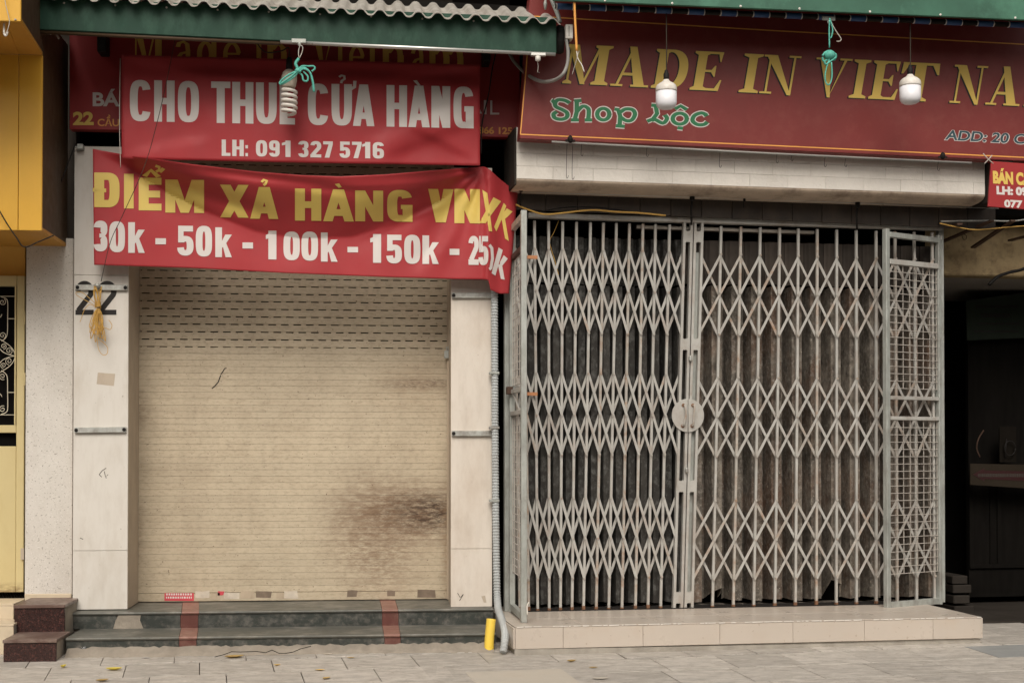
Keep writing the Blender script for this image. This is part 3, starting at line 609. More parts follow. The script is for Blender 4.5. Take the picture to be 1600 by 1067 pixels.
# rough mortar skirt at the foot
q = MB(); n = 90; random.seed(3)
xa, xb = L.p3(104, 1015, -.95)[0], L.p3(770, 1010, -.95)[0]
rows_ = []
for i in range(n+1):
    x = xa+(xb-xa)*i/n; r1 = random.uniform(-.006, .008); r2 = random.uniform(-.022, .018)
    g0 = gz(x, -1.02)
    rows_.append([(x, f2+.006, z3+.006+r1), (x, f2-.008+r1*.4, z3+.002+r1), (x, f2-.04+r2*.3, (z3+g0)/2+r1*.5), (x, f2-.075+r2, g0+.004), (x, f2-.085+r2, g0-.02)])
for r_ in rows_: q.v += r_
for i in range(n):
    for k in range(4): a = i*5+k; q.f.append((a, a+1, a+6, a+5))
part(st, 'mortar_skirt', q, m_mortar, sm=True)
# crack along the mortar
def crack(t, pts, y, wpx, fr=L, mat=m_slatgap):
    return letters(t, 'crack', [rib(pts, .3, wpx)], lambda X, Y: fr.p3(X, Y, y), mat, .001)
crk = [(216, 1029), (228, 1027.5), (240, 1028.5), (256, 1027.6)]
for pts in (crk, [(335, 1026), (350, 1022), (362, 1017.5), (376, 1018), (400, 1017), (415, 1019), (425, 1015), (436, 1020), (447, 1020), (458, 1018), (470, 1013), (486, 1009)]):
    letters(st, 'crack', [rib(pts, .35, .55)], lambda X, Y: L.p3(X, Y, f2-.125), m_slatgap, .0)

# ================================================================== LEFT NEIGHBOUR
SPY = -.36
x0 = L.p3(39.6, 700, SPY)[0]; x1 = L.p3(113.6, 700, SPY)[0]; zt = L.xz(75, 372, SPY)[1]; zb = L.xz(75, 930, SPY)[1]
t = Thing('pebbledash_pillar', 'pale speckled pebbledash pillar between the cream door and the white pillar', 'pillar', L, ((x0+x1)/2, SPY, zb))
q = MB(); q.box(x0, x1, SPY, 0, zb, zt); part(t, 'shaft', q, m_speck, bev=.004)
q = MB(); q.box(x0+.002, x1-.002, SPY-.012, SPY-.001, zb-.045, zb+.012); part(t, 'skirting', q, m_cream, bev=.004)
# door
DY = -.26
dx0 = L.p3(-95, 700, DY)[0]; dx1 = L.p3(37.5, 700, DY)[0]; dzt = L.xz(20, 431, DY)[1]; dzb = L.xz(20, 925, DY)[1]
t = Thing('metal_door', 'cream yellow metal door with a black window behind white scrollwork', 'door', L, ((dx0+dx1)/2, DY, dzb))
wx1 = L.p3(26, 560, DY)[0]; wz = [L.xz(20, y, DY)[1] for y in (447, 664, 676, 697)]
def fr_box(x0, x1, z0, z1, y0=DY, y1=DY+.04): q = MB(); q.box(x0, x1, y0, y1, z0, z1); return q
part(t, 'stile', fr_box(wx1, dx1, dzb, dzt), m_door, bev=.003)
part(t, 'top_rail', fr_box(dx0, wx1-.001, wz[0], dzt), m_door, bev=.003)
part(t, 'middle_rail', fr_box(dx0, wx1-.001, wz[2], wz[1]), m_door, bev=.003)
part(t, 'door_panel', fr_box(dx0, wx1-.001, dzb, wz[3]), m_door, bev=.003)
part(t, 'stile', fr_box(dx0-.08, dx0-.001, dzb, dzt), m_door, bev=.003)
part(t, 'window_pane', fr_box(dx0, wx1, wz[3]-.01, wz[0]+.01, DY+.045, DY+.05), m_slatgap)
q = MB(); q.box(wx1-.012, wx1-.004, DY-.004, DY+.03, wz[1], wz[0]); part(t, 'window_trim', q, m_door)
q = MB()
def P(X, Y): return L.p3(X, Y, DY+.012)
def wire(pts, r=.0026, sm_=True): q.tube(smooth([P(a, b) for a, b in pts], 5) if sm_ else [P(a, b) for a, b in pts], r, 6)
def spiral(cx, cy, r0, a0, turns, sg=1, mir=False):
    pts = []
    for i in range(20):
        f = i/19; a = rad(a0)+sg*2*PI*turns*f; r = r0*(1-.85*f); pts.append((cx+r*math.cos(a), cy+r*math.sin(a)))
    if mir: pts = [(-30-a, b) for a, b in pts]
    q.tube([P(a, b) for a, b in pts], .0022, 5)
wire([(-60, 463), (25.5, 463)], sm_=False); wire([(-60, 648), (25.5, 648)], sm_=False); wire([(23.8, 463), (23.8, 648)], .002, False)
for sg, yc, ye in ((1, 463, 533), (-1, 648, 579)):
    for mir in (0, 1):
        mm = lambda pts: [((-30-a) if mir else a, b) for a, b in pts]
        wire(mm([(2, yc+sg*1), (8, yc+sg*3), (12, yc+sg*9), (12, yc+sg*35), (11.5, yc+sg*58), (8, ye-sg*4), (2, ye)]))
        wire(mm([(12, yc+sg*35), (23.8, yc+sg*35)]), sm_=False)
        spiral(4, yc+sg*9, 5.5, -60, 1.4, sg, mir); spiral(4, ye-sg*9, 5.5, 60, 1.4, -sg, mir)
        wire(mm([(0, ye-sg*3), (8, ye+sg*2), (16, ye+sg*8), (22, ye+sg*16), (23.6, ye+sg*23)]))
        spiral(5.5, ye+sg*8, 5, 90, 1.5, -sg, mir); spiral(14, ye+sg*15, 6, 90, 1.5, -sg, mir)
        wire(mm([(23, 556), (14, 556+(-sg)*2), (5, ye+sg*17), (-2, ye+sg*10)]))
        spiral(-4, yc+sg*28, 7, 0, 1.2, sg, mir)
part(t, 'scroll_grille', q, m_scr, sm=True)
for Y in (497, 592):
    c = L.p3(38.5, Y, DY-.01); q = MB(); q.tube([(c[0], c[1], c[2]-.04), (c[0], c[1], c[2]+.04)], .006, 8); part(t, 'hinge', q, m_door)
c = L.p3(36, 865, DY-.004); q = MB(); q.box(c[0]-.012, c[0]+.008, DY-.014, DY-.001, c[2]-.035, c[2]+.035); part(t, 'latch', q, m_reveal)
# ochre wall above the door
x1 = L.p3(39, 400, -.24)[0]
t = Thing('ochre_wall', 'ochre painted wall strip above the cream door', 'wall', L, (x1-.6, -.24, dzt))
q = MB(); q.box(-4.19, x1, -.24, -.21, dzt+.002, L.xz(10, 330, -.24)[1]); part(t, 'plaster', q, m_yelw)
q = MB(); q.box(dx1+.0015, x1+.003, -.235, -.21, dzb-.1, dzt+.001); part(t, 'door_jamb', q, m_slatgap)
q = MB(); q.box(dx0-.2, x1, DY+.06, -.15, 0, dzb-.002); part(t, 'threshold', q, m_cem)
# mustard sign boxes
BY = -1.0
x1 = L.p3(66, 200, BY)[0]; zt = L.xz(30, 86, BY)[1]; zb = L.xz(30, 360, BY)[1]; xs_ = L.p3(29, 200, BY)[0]
xr = x1+.055
t = Thing('metal_sign_box', 'mustard yellow metal box hanging over the pavement above the cream door', 'sign box', L, (x1-.4, BY, zb))
q = MB(); q.box(xs_+.0015, x1, BY, BY+.02, zb, zt); part(t, 'cladding_panel', q, m_yel, bev=.002)
q = MB(); q.box(xs_-.55, xs_-.0015, BY, BY+.02, zb, zt); part(t, 'cladding_panel', q, m_yel, bev=.002)
q = MB(); q.box(xs_-1.3, xs_-.553, BY, BY+.02, zb, zt); part(t, 'cladding_panel', q, m_yel, bev=.002)
q = MB(); q.box(xs_-1.3, x1, BY+.021, -.32, zb, zb+.02); part(t, 'underside', q, m_yelw)
q = MB(); q.box(x1-.02, x1-.001, BY+.021, -.32, zb+.021, zt+.25); part(t, 'side_panel', q, m_brown)
# projecting upper canopy box with sloping soffit
UY = -1.75
ux = L.p3(32.5, 20, UY)[0]; uz = L.xz(15, 33.5, UY)[1]
t = Thing('canopy_box', 'bright mustard box jutting further out above the yellow sign box, top corner', 'canopy', L, (ux-.4, UY, uz))
q = MB(); q.box(ux-1.6, ux, UY, UY+.02, uz, uz+.7); part(t, 'front_panel', q, m_yel, bev=.002)
dz = zt
q = MB(); xm = L.p3(8, 40, UY)[0]
for a, b, c, d in ((xm+.001, ux-.0, xs_+.001, x1), (ux-1.6, xm-.001, xs_-1.3, xs_-.001)):
    q.hexa([(a, UY+.021, uz), (b, UY+.021, uz), (b, UY+.021, uz+.02), (a, UY+.021, uz+.02), (c, BY+.001, zt), (d, BY+.001, zt), (d, BY+.001, zt+.02), (c, BY+.001, zt+.02)])
part(t, 'sloping_soffit', q, m_yelw)
q = MB(); q.add([(ux-.001, UY+.022, uz+.021), (x1-.0, BY, zt+.021), (x1, BY, uz+.7), (ux-.001, UY+.022, uz+.7), (ux-.02, UY+.022, uz+.021), (x1-.02, BY, zt+.021), (x1-.02, BY, uz+.7), (ux-.02, UY+.022, uz+.7)], [(0,1,2,3),(7,6,5,4),(0,4,5,1),(1,5,6,2),(2,6,7,3),(3,7,4,0)])
part(t, 'side_panel', q, m_brown)
c = L.p3(24, 31, UY-.003); q = MB(); q.lathe(c, [(.001, .005), (.006, .003), (.006, -.004)], 8); part(t, 'rivet', q, m_wirel)
t = Thing('canopy_hook', 'small white hook hanging from the mustard canopy', 'hook', L, L.p3(7, 36, UY+.05))
q = MB(); q.tube(smooth([L.p3(a, b, UY+.05) for a, b in ((6.5, 36), (6.5, 48), (7, 54), (9.5, 56), (12, 50))], 5), .006, 8); part(t, 'wire_hook', q, m_white, sm=True)
q = MB(); q.tube(smooth([L.p3(a, b, UY-.03) for a, b in ((7, -10), (9, 8), (14, 28), (14.5, 38), (11, 50), (9.5, 55))], 6), .0022, 6)
single('cord', 'thin pale cord drooping in front of the mustard canopy box', 'cord', L, L.p3(9, 55, UY-.03), q, m_wirel, sm=True)
# dark red granite steps
gs = Thing('granite_steps', 'two dark red granite steps leading to the cream door', 'steps', L, (-3, -1, 0))
def block(t, X0, X1, Yt_back, Yt_front, Yb, fy, by, topm, frontm, side=True):
    ztop = L.xz((X0+X1)/2, Yt_front, fy)[1]; zb_ = L.xz((X0+X1)/2, Yb, fy)[1]
    a = L.p3(X0, Yt_front, fy)[0]; b = L.p3(X1, Yt_front, fy)[0]
    q = MB(); q.box(a, b, fy, fy+.02, zb_-.02, ztop-.022); part(t, 'riser', q, frontm, bev=.002)
    q = MB(); q.box(a-.004, b+.004, fy-.008, by, ztop-.02, ztop); part(t, 'tread', q, topm, bev=.003)
    q = MB(); q.box(a+.005, b-.004, fy+.021, by-.001, zb_-.05, ztop-.021); part(t, 'core', q, m_mortar)
block(gs, 22.5, 101, 933, 944.5, 984, -.78, SPY-.013, m_grant, m_gran)
block(gs, 5.5, 88, 981, 998.5, 1048, -1.12, -.779, m_grant, m_gran)
ct = Thing('cream_steps', 'cream tiled steps at the foot of the cream door, beside the granite', 'steps', L, L.p3(5, 1010, -.8))
for (ya, yb, fy, by) in ((946, 977, -.62, -.3), (978, 1022, -.86, -.625)):
    za = L.xz(5, yb, fy)[1]; zc = L.xz(5, ya, fy)[1]; xr_ = L.p3(21.5, ya, fy)[0]
    for k in range(3):
        q = MB(); q.box(xr_-.42*(k+1)+.002, xr_-.42*k-.001, fy, fy+.012, za, zc-.0015); part(ct, 'tile', q, m_cream, bev=.0015)
        q = MB(); q.box(xr_-.42*(k+1)+.002, xr_-.42*k-.001, fy, by, zc, zc+.012); part(ct, 'tile', q, m_cream, bev=.0015)
    q = MB(); q.box(xr_-1.26, xr_-.004, fy+.0125, by, -.05, zc-.0015); part(ct, 'core', q, m_cem)

# hanging wires in the dark gap
def wires(name, label, pts, y, r, mat, cat='wire', k=6, fr=L):
    q = MB(); P_ = smooth([fr.p3(a, b, (y if not isinstance(y, (list, tuple)) else y[i])) for i, (a, b) in enumerate(pts)], k); q.tube(P_, r, 6)
    return single(name, label, cat, fr, tuple(P_[0]), q, mat, sm=True)
wires('cable', 'thin white cable running down beside the mustard sign box', [(70, 52), (69, 90), (69.5, 140), (75, 215), (71, 260), (70, 300), (77, 335), (72, 362), (60, 370)], -.7, .004, m_wirel)
wires('cable', 'short loose grey wire ending between the sign box and the red board', [(76, 52), (78, 90), (81, 130), (84, 160), (82, 176)], -.68, .004, m_grey)
wires('cable', 'black cable slanting across the dark gap above the pebbledash pillar', [(118, 225), (104, 262), (92, 296), (86, 330), (84, 368)], -.5, .004, m_black)
wires('cable', 'black wire sagging under the mustard sign box onto the pillar top', [(-5, 322), (10, 348), (25, 370), (38, 386), (60, 378), (84, 368)], -1.05, .004, m_black)
wires('cable', 'short whitish wire end under the left end of the green fascia', [(78, 54), (84, 51), (88, 54), (92, 61)], -1.0, .006, m_wirel)

# ================================================================== SIGNS OF SHOP 22
SBY = -.47
t = Thing('sign_board', 'crimson sign board reading Made in Vietnam, half hidden behind the red banner', 'sign', L, L.p3(460, 205, SBY))
q = MB(); q.prism([L.xz(a, b, SBY) for a, b in ((108.5, 202), (812, 215), (812, 20), (108.5, 20))], SBY, SBY+.08); part(t, 'panel', q, m_redS, bev=.003)
lay = []
for ch, a, b in (('M', 206, 258), ('a', 272, 305), ('d', 307, 346), ('e', 347, 378), ('i', 396, 413), ('n', 414, 452), ('V', 483, 527), ('i', 524, 539), ('e', 544, 571), ('t', 571, 594), ('n', 594, 635), ('a', 640, 668), ('m', 668, 727)):
    hgt = 62; yb = 103+(a-206)*.028
    lay.append(place(serif(ch), a, b, yb, hgt, .028))
sb_s = lambda X, Y: L.p3(X, Y, SBY)
letterset(t, lay, sb_s, m_goldD)
letterset(t, font_layers('BÁ', .03, 145, 187, 166.5, 23, .008) + [place(heavy('A', .25, .13), 726, 753, 178, 22), place(heavy('I', .3, .2), 756, 760, 179, 22), place(heavy('L', .22, .13), 766, 780, 179.5, 22)], sb_s, m_wht1)
letterset(t, font_layers('22', .045, 114, 146.5, 196, 22), sb_s, m_gold)
letterset(t, font_layers('CẦU GỖ', .022, 152.5, 216, 197.5, 12, .01) + font_layers('38866 1254', .035, 732, 809, 209, 11.5, .02), sb_s, m_orl)
q = MB(); q.box(L.p3(158, 70, SBY)[0], L.p3(172, 70, SBY)[0], -.60, SBY-.003, L.xz(165, 90, SBY)[1], L.xz(165, 20, SBY)[1]); 
single('strut', 'dark steel strut in front of the crimson board under the awning', 'strut', L, L.p3(165, 90, -.5), q, m_black, bev=.004)
q = MB(); q.box(L.p3(752, 95, SBY)[0], L.p3(764, 95, SBY)[0], -.62, SBY-.003, L.xz(760, 106, SBY)[1], L.xz(760, 40, SBY)[1])
single('strut', 'short dark strut beside the top corner of the upper banner', 'strut', L, L.p3(758, 100, -.5), q, m_black, bev=.004)
wires('cable', 'black cable hanging down past the right edge of the upper banner', [(775, 82), (769, 110), (763, 150), (753, 195), (752, 240)], -.62, .0045, m_black)

# ---- upper banner
def sm01(x): x = max(0, min(1, x)); return x*x*(3-2*x)
def banner_grid(t, name, topf, botf, X0, X1, depth, nx, ny, mat, px=6.0):
    me = MB()
    xs_ = [X0+(X1-X0)*i/nx for i in range(nx+1)]
    for i in range(nx+1):
        for j in range(ny+1):
            X = xs_[i]; Yt, Yb = topf(X), botf(X); Y = Yt+(Yb-Yt)*j/ny
            me.v.append(depth(X, Y))
    for i in range(nx):
        for j in range(ny):
            a = i*(ny+1)+j; me.f.append((a, a+1, a+ny+2, a+ny+1))
    o = bpy.data.objects.new(name, mesh_of(name, me, mat, t.b, True)); COL.objects.link(o); o.parent = t.o
    md = o.modifiers.new('thickness', 'SOLIDIFY'); md.thickness = .0008; md.offset = -1
    # make sure normals face the street
    import itertools
    if o.data.polygons and sum(p.normal.y for p in o.data.polygons) > 0: o.data.flip_normals()
    return o
def interp(tab, X):
    if X <= tab[0][0]: return tab[0][1]
    for (a, b), (c, d) in zip(tab, tab[1:]):
        if X <= c: return b+(d-b)*(X-a)/(c-a)
    return tab[-1][1]
B1 = -.66
top1 = lambda X: interp([(190, 86), (300, 89), (500, 94), (752, 102)], X)
bot1 = lambda X: interp([(190, 248.5), (480, 255), (748, 259)], X)
def d1(X, Y):
    u = (X-190)/560; v = (Y-top1(X))/(bot1(X)-top1(X))
    y = B1
    y += .006*math.sin(v*7+u*2)*sm01(v*3)
    # soft diagonal creases from the lower right
    for (x0, y0, x1, y1, w_, a) in ((560, 236, 750, 128, 9, .016), (590, 250, 750, 186, 8, -.012), (240, 108, 480, 120, 5, .012), (480, 112, 740, 124, 5, .014), (196, 92, 300, 118, 6, -.010), (748, 108, 610, 122, 4, .010), (746, 112, 650, 160, 5, -.009), (196, 240, 320, 215, 6, .009), (744, 252, 640, 200, 6, .010), (350, 150, 520, 175, 12, .008)):
        L_ = math.hypot(x1-x0, y1-y0); s_ = ((X-x0)*(y1-y0)-(Y-y0)*(x1-x0))/L_; al = ((X-x0)*(x1-x0)+(Y-y0)*(y1-y0))/L_/L_
        fade = max(0, min(1, al*4))*max(0, min(1, (1.12-al)*4)); y += a*fade*math.tanh(s_/w_)
    y += .012*math.sin(u*9)*(v*.5)
    return L.p3(X, Y, y)
t = Thing('rental_banner', 'upper red cloth banner lettered CHO THUÊ CỬA HÀNG with a phone number', 'banner', L, L.p3(470, 250, B1))
cl1 = banner_grid(t, 'cloth', top1, bot1, 190, 750, d1, 112, 34, m_red1)
lay = []
W1 = [('C', 203, 236), ('H', 241, 273), ('O', 278, 311), ('T', 330, 360), ('H', 363, 396), ('U', 400, 432.5), ('E', 437, 461), ('C', 481, 513.5), ('U', 518, 550), ('A', 551.5, 585), ('H', 604, 636), ('A', 638, 671.5), ('N', 674, 703.5), ('G', 708.5, 740)]
for ch, a, b in W1:
    yb = 190.5+(a-241)*.0215; yt = 126+(a-241)*.0205
    lay.append(place(heavy(ch, 12.3/(b-a) if ch not in 'T' else .42, .155), a, b, yb, yb-yt, .021))
lay.append(stroke_px([(438, 126), (449, 117.5), (460, 126.5)], 2.6, 2.2))
lay.append(stroke_px([(530, 121), (533.5, 118.5), (538, 119.5), (538.5, 124), (534, 127), (533, 130.5)], 2.0, 1.6))
lay.append(stroke_px([(549, 139), (554, 136.5), (554.5, 127)], 2.6, 2.6))
lay += [[g] for g in [[[(645.5, 126.5), (651.5, 126), (657, 134), (653, 134.5)]]]]
W2 = [('L', 346.5, 360), ('H', 363, 381), (':', 383.5, 387.5), ('0', 400, 417.5), ('9', 420.5, 437), ('1', 440.5, 454), ('3', 466, 482), ('2', 485, 502), ('7', 505, 520), ('5', 530.5, 547), ('7', 550, 565), ('1', 566, 578.5), ('6', 582.5, 600)]
for ch, a, b in W2:
    yb = 244+(a-346)*.017; lay.append(place(heavy(ch, 6.6/(b-a) if ch != ':' else 1, .19), a, b, yb, 25.5, .017))
letterset(t, lay, d1, m_wht1, .0018, .00015, grid=5.0)
q = MB()
for X, Y in ((193, 90), (747, 108), (194, 246)):
    pass
# ---- lower banner
B2 = -.545
top2 = lambda X: interp([(145, 233), (200, 243), (300, 257), (400, 268.5), (470, 274), (530, 276), (600, 273), (700, 265), (757, 260.5), (765, 265), (780, 279), (795, 291), (809, 299)], X)
bot2 = lambda X: interp([(147, 414), (300, 419), (450, 427), (600, 433), (700, 436), (760, 437), (763, 437), (764.5, 452), (780, 459), (796, 459)], X)
sw = lambda X: interp([(145, 236), (200, 262), (260, 300), (320, 330), (400, 362), (470, 373), (550, 370), (620, 350), (690, 312), (757, 263)], X)
def d2(X, Y):
    y = B2
    if X < 763:
        s_ = sw(X); tt = top2(X)
        if Y < s_: y -= .27*(s_-Y)/max(s_-tt, 25)*sm01((X-150)/120)*sm01((757-X)/90)
        else: y -= .010*sm01((Y-s_)/60)
        # second narrower fold close under the top edge
        f = (Y-tt)/16.0
        if 0 <= f < 1.0: y += .022*(1-f)*sm01((X-190)/120)*sm01((720-X)/120)
        # gathers fanning from the top right fixing
        r = math.hypot(X-757, Y-262); an = math.atan2(Y-262, 757-X)
        y += .011*math.sin(an*16)*sm01(r/30)*sm01((260-r)/160)
        y += .006*math.sin(X*.045+Y*.02)*sm01((Y-tt)/80)
    # the cloth turns the corner at the right and folds back
    for (x0, y0, x1, y1, w_, a_) in ((165, 248, 420, 338, 13, .035), (300, 262, 560, 300, 9, .018), (600, 345, 755, 270, 12, -.02), (640, 425, 750, 300, 12, .014), (560, 372, 700, 318, 5, -.008)):
        l_ = math.hypot(x1-x0, y1-y0); ds = ((X-x0)*(y1-y0)-(Y-y0)*(x1-x0))/l_; al = ((X-x0)*(x1-x0)+(Y-y0)*(y1-y0))/l_/l_
        y += a_*math.exp(-(ds/w_)**2)*sm01(al*3+.2)*sm01((1.1-al)*3)
    if X >= 752:
        k = (X-752); y += (-.03*sm01(k/12) + .0026*max(0, k-12))
        y += .006*math.sin((X-760)*.19+Y*.01)
    return L.p3(X, Y, y)
t = Thing('price_banner', 'lower sagging red cloth banner with yellow lettering over a row of prices', 'banner', L, L.p3(450, 430, B2))
def d2g(X, Y): return d2(X, Y)
def lim_right(Y): return interp([(299, 809), (350, 801), (459, 795)], Y)
me = MB(); nx, ny = 200, 60
edge_bot = lambda u: 147+(795-147)*u
for i in range(nx+1):
    u = i/nx
    for j in range(ny+1):
        v = j/ny
        Xa = 145+(809-145)*u; Xb = 147+(795.5-147)*u; X = Xa+(Xb-Xa)*v
        Yt, Yb = top2(Xa), bot2(Xb); Y = Yt+(Yb-Yt)*v
        me.v.append(d2(X, Y))
for i in range(nx):
    for j in range(ny): a = i*(ny+1)+j; me.f.append((a, a+1, a+ny+2, a+ny+1))
o = bpy.data.objects.new('cloth', mesh_of('cloth', me, m_red1, t.b, True)); COL.objects.link(o); o.parent = t.o
if sum(p.normal.y for p in o.data.polygons) > 0: o.data.flip_normals()
md = o.modifiers.new('thickness', 'SOLIDIFY'); md.thickness = .0008; md.offset = -1
lay = []
SY = .0
for ch, a, b, yt, yb in (('D', 147.5, 187, 270, 324), ('I', 194, 209, 272, 326), ('E', 217, 252.5, 278, 329), ('M', 258.5, 319, 281, 332.5), ('X', 344, 388.5, 289, 340), ('A', 391, 435, 292.5, 342), ('H', 461, 502, 295, 345), ('A', 505, 553, 296, 346), ('N', 555, 598.7, 298, 346), ('G', 605, 644.6, 297, 346.5), ('V', 669, 708.5, 295.6, 347.6), ('N', 710, 749.8, 295.6, 349)):
    lay.append(place(heavy(ch, 15.5/(b-a) if ch != 'I' else 1, .21), a, b, yb, yb-yt, .012))
lay += [[g] for g in [[[(145, 294), (166, 295), (166, 301), (145, 300)]]]]
lay.append(stroke_px([(226, 276), (236, 266.5), (248, 277)], 4.5, 2.4))
lay.append(stroke_px([(243, 259.5), (249, 261.5), (249, 266), (244, 269)], 2.4, 2.0)); lay.append([[[(253, 262), (258.5, 265), (252, 271), (249, 269)]]])
lay.append(stroke_px([(409, 285), (412, 281.5), (417, 283), (415, 287.5), (412, 290)], 2.2, 2.0))
lay += [[g] for g in [[[(523, 288), (530, 287), (534, 293), (529, 294)]]]]
# folded letters X K slanting down the flap
lay += [[g] for g in [[[(753.5, 297), (761.5, 302), (769, 362), (764, 361.5)]], [[(771, 308.5), (783, 315), (766, 338), (759, 349), (748.5, 349)]]]]
lay += [[g] for g in [[[(787, 317.5), (791, 322), (782, 347), (775.5, 362), (772, 355)]], [[(792, 326), (801, 331), (793, 339), (784, 346), (782, 338)]], [[(783, 338), (788, 337), (795, 377), (789, 373)]]]]
letterset(t, lay, d2, m_yel1, .0032, .00018, grid=3.3)
lay = []
for ch, a, b, yt, yb in (('3', 146.5, 168, 345, 393), ('0', 170.6, 195.5, 346, 394.3), ('k', 200.5, 226.5, 347.6, 395.3), ('-', 243, 259.5, 372.5, 382), ('5', 277, 302.5, 353, 399.6), ('0', 306, 331.5, 353, 401), ('k', 336.5, 362.5, 355.5, 402), ('-', 379, 395.5, 379, 388.5), ('1', 415.5, 432, 360.7, 405.5), ('0', 443, 468.5, 362, 406.8), ('0', 471, 497, 362, 407.5), ('k', 501.5, 527.5, 363.5, 409), ('-', 543, 559.5, 386, 394.5), ('1', 578.5, 595.5, 366, 410.8), ('5', 603.5, 628, 367, 411.8), ('0', 631.5, 656.8, 367, 412.4), ('k', 660, 685.7, 368, 412.6), ('-', 702.5, 717.8, 389, 398.5), ('2', 732, 748, 368.8, 414), ('5', 747.5, 763, 369, 414.5)):
    lay.append(place(heavy(ch, (10.5 if a < 725 else 7.0)/(b-a) if ch not in '-' else 1, .19), a, b, yb, yb-yt, .01))
lay += [[rib([(764.5, 383), (768.5, 388), (769.5, 404), (767, 419), (764.5, 421)], 2.3, 2.6)]]
lay += [[g] for g in [[[(779, 387), (785.5, 391), (774, 431), (768, 427)]], [[(781.5, 409), (787, 399), (793.5, 404.5), (785, 415), (780, 418)]], [[(778, 414), (784, 412), (788.5, 437), (782.5, 436)]]]]
letterset(t, lay, d2, m_wht1, .0032, .00018, grid=3.3)

# cords of the banners and the string bundle
wires('cord', 'thin dark cord slanting across both red banners down to the yellow string', [(275, 55), (262, 120), (246, 190), (225, 262), (190, 340), (172, 380), (158, 440)], -.80, .0022, m_wire, 'cord')
wires('cord', 'pale cord hanging down along the left edge of the upper banner', [(188, 92), (187, 160), (187, 210), (188.5, 262)], -.72, .0022, m_wirel, 'cord')
sb = Thing('string_bundle', 'bundle of ochre nylon string looped and hung over the number 22', 'string', L, L.p3(152, 450, -.5))
def loops(n_, c, top, w_, h_, r, seed, ybase=-.49):
    random.seed(seed); q = MB()
    for i in range(n_):
        dx = random.uniform(-1, 1); hh = h_*random.uniform(.6, 1.05); ww = w_*random.uniform(.25, 1)
        pts = []
        for k in range(17):
            a = 2*PI*k/16; pts.append(L.p3(c[0]+dx*w_*(.5-.5*math.cos(a))+ww*.5*math.sin(a), c[1]+top*hh*(.5-.5*math.cos(a)), ybase+random.uniform(-.012, .012)))
        q.tube(pts, r, 5)
    return q
part(sb, 'upper_loops', loops(6, (153, 477), -1, 6, 30, .0026, 1), m_string, sm=True)
part(sb, 'lower_loops', loops(14, (153, 482), 1, 13, 50, .0026, 2), m_string, sm=True)
q = MB(); c = L.p3(153, 478, -.49)
for k in range(5): 
    cc_ = (c[0], c[1], c[2]+.014-.007*k); q.tube([(cc_[0]+.016*math.cos(a*PI/6), cc_[1]+.016*math.sin(a*PI/6), cc_[2]+.001*a) for a in range(13)], .0032, 5)
part(sb, 'wrapping', q, m_string, sm=True)
q = MB()
for pts in ([(150, 478), (135, 470), (121, 462), (119, 457), (128, 457), (140, 466), (151, 476)], [(152, 530), (154, 545), (160, 554), (167, 553), (168, 543), (160, 534), (154, 531)], [(150, 480), (140, 476), (132, 484), (127, 498), (125, 503)], [(152, 520), (162, 512), (172, 515), (175, 508), (170, 500)]):
    q.tube(smooth([L.p3(a, b, -.5) for a, b in pts], 5), .002, 5)
part(sb, 'loose_ends', q, m_string, sm=True)
q = MB(); c = L.p3(152, 446, -.47); q.lathe(c, [(.004, .012), (.016, .008), (.018, -.008), (.006, -.014)], 12); single('wall_hook', 'grubby metal hook holding the ochre string on the bracket', 'hook', L, c, q, m_steel, sm=True)
q = MB(); c = L.p3(125.5, 230, PY-.03); q.box(c[0]-.016, c[0]+.02, c[1]-.02, PY, c[2]-.016, c[2]+.016); q.tube([(c[0]-.016, c[1], c[2]), (c[0]-.035, c[1], c[2])], .007, 8)
single('pipe_clamp', 'small bright metal clamp at the top corner of the left white pillar', 'clamp', L, c, q, m_galv, bev=.003)

# ================================================================== LEFT AWNING
AY = -1.10
aw = Thing('awning', 'dark green fascia awning with a corrugated metal roof over the rental banner', 'awning', L, L.p3(460, 60, AY))
fr4 = [(54, 46), (869.5, 84.5), (869.5, 28), (54, -4)]
q = MB(); q.prism([L.xz(a, b, AY) for a, b in fr4], AY, AY+.025); part(aw, 'fascia', q, m_fasc, bev=.004)
# corrugated roof: trapezoid waves running back up from the front edge
Ya, Yb_ = -7.5, 38.0
q = MB(); e0 = L.p3(50, -4, AY-.07); e1 = L.p3(876, 37, AY-.07); nW = 27; pitch = (e1[0]-e0[0])/nW
prof = [(0, 0), (.12, 0), (.22, .004), (.40, .028), (.50, .033), (.64, .033), (.74, .028), (.92, .004)]
cols = []
for k in range(nW+1):
    for px_, pz in prof:
        x = e0[0]+(k+px_)*pitch
        if x > e1[0]+.001: break
        cols.append((x, pz))
for x, pz in cols:
    f = (x-e0[0])/(e1[0]-e0[0]); zf = e0[2]+(e1[2]-e0[2])*f + pz - .008
    q.v += [(x, AY-.07, zf), (x, AY+.68, zf+.295)]
for i in range(len(cols)-1): q.f.append((2*i, 2*i+2, 2*i+3, 2*i+1))
ro = part(aw, 'corrugated_roof', q, m_roof); md = ro.modifiers.new('thickness', 'SOLIDIFY'); md.thickness = .004; md.offset = 0
q = MB(); p0 = L.p3(438, 64.5, AY+.0); p1 = L.p3(868, 83.5+.5, AY+.0)
q.tube([(p0[0], AY+.01, p0[2]-.002), (p1[0], AY+.01, p1[2]-.002)], .0125, 12); part(aw, 'tube', q, m_alu, sm=True)
q = MB(); p0 = L.p3(60, 47.5, AY); q.tube([(p0[0], AY+.02, p0[2]-.004), (L.p3(438, 65, AY)[0], AY+.02, L.p3(438, 65, AY)[2]-.006)], .012, 10); part(aw, 'tube', q, m_brown, sm=True)
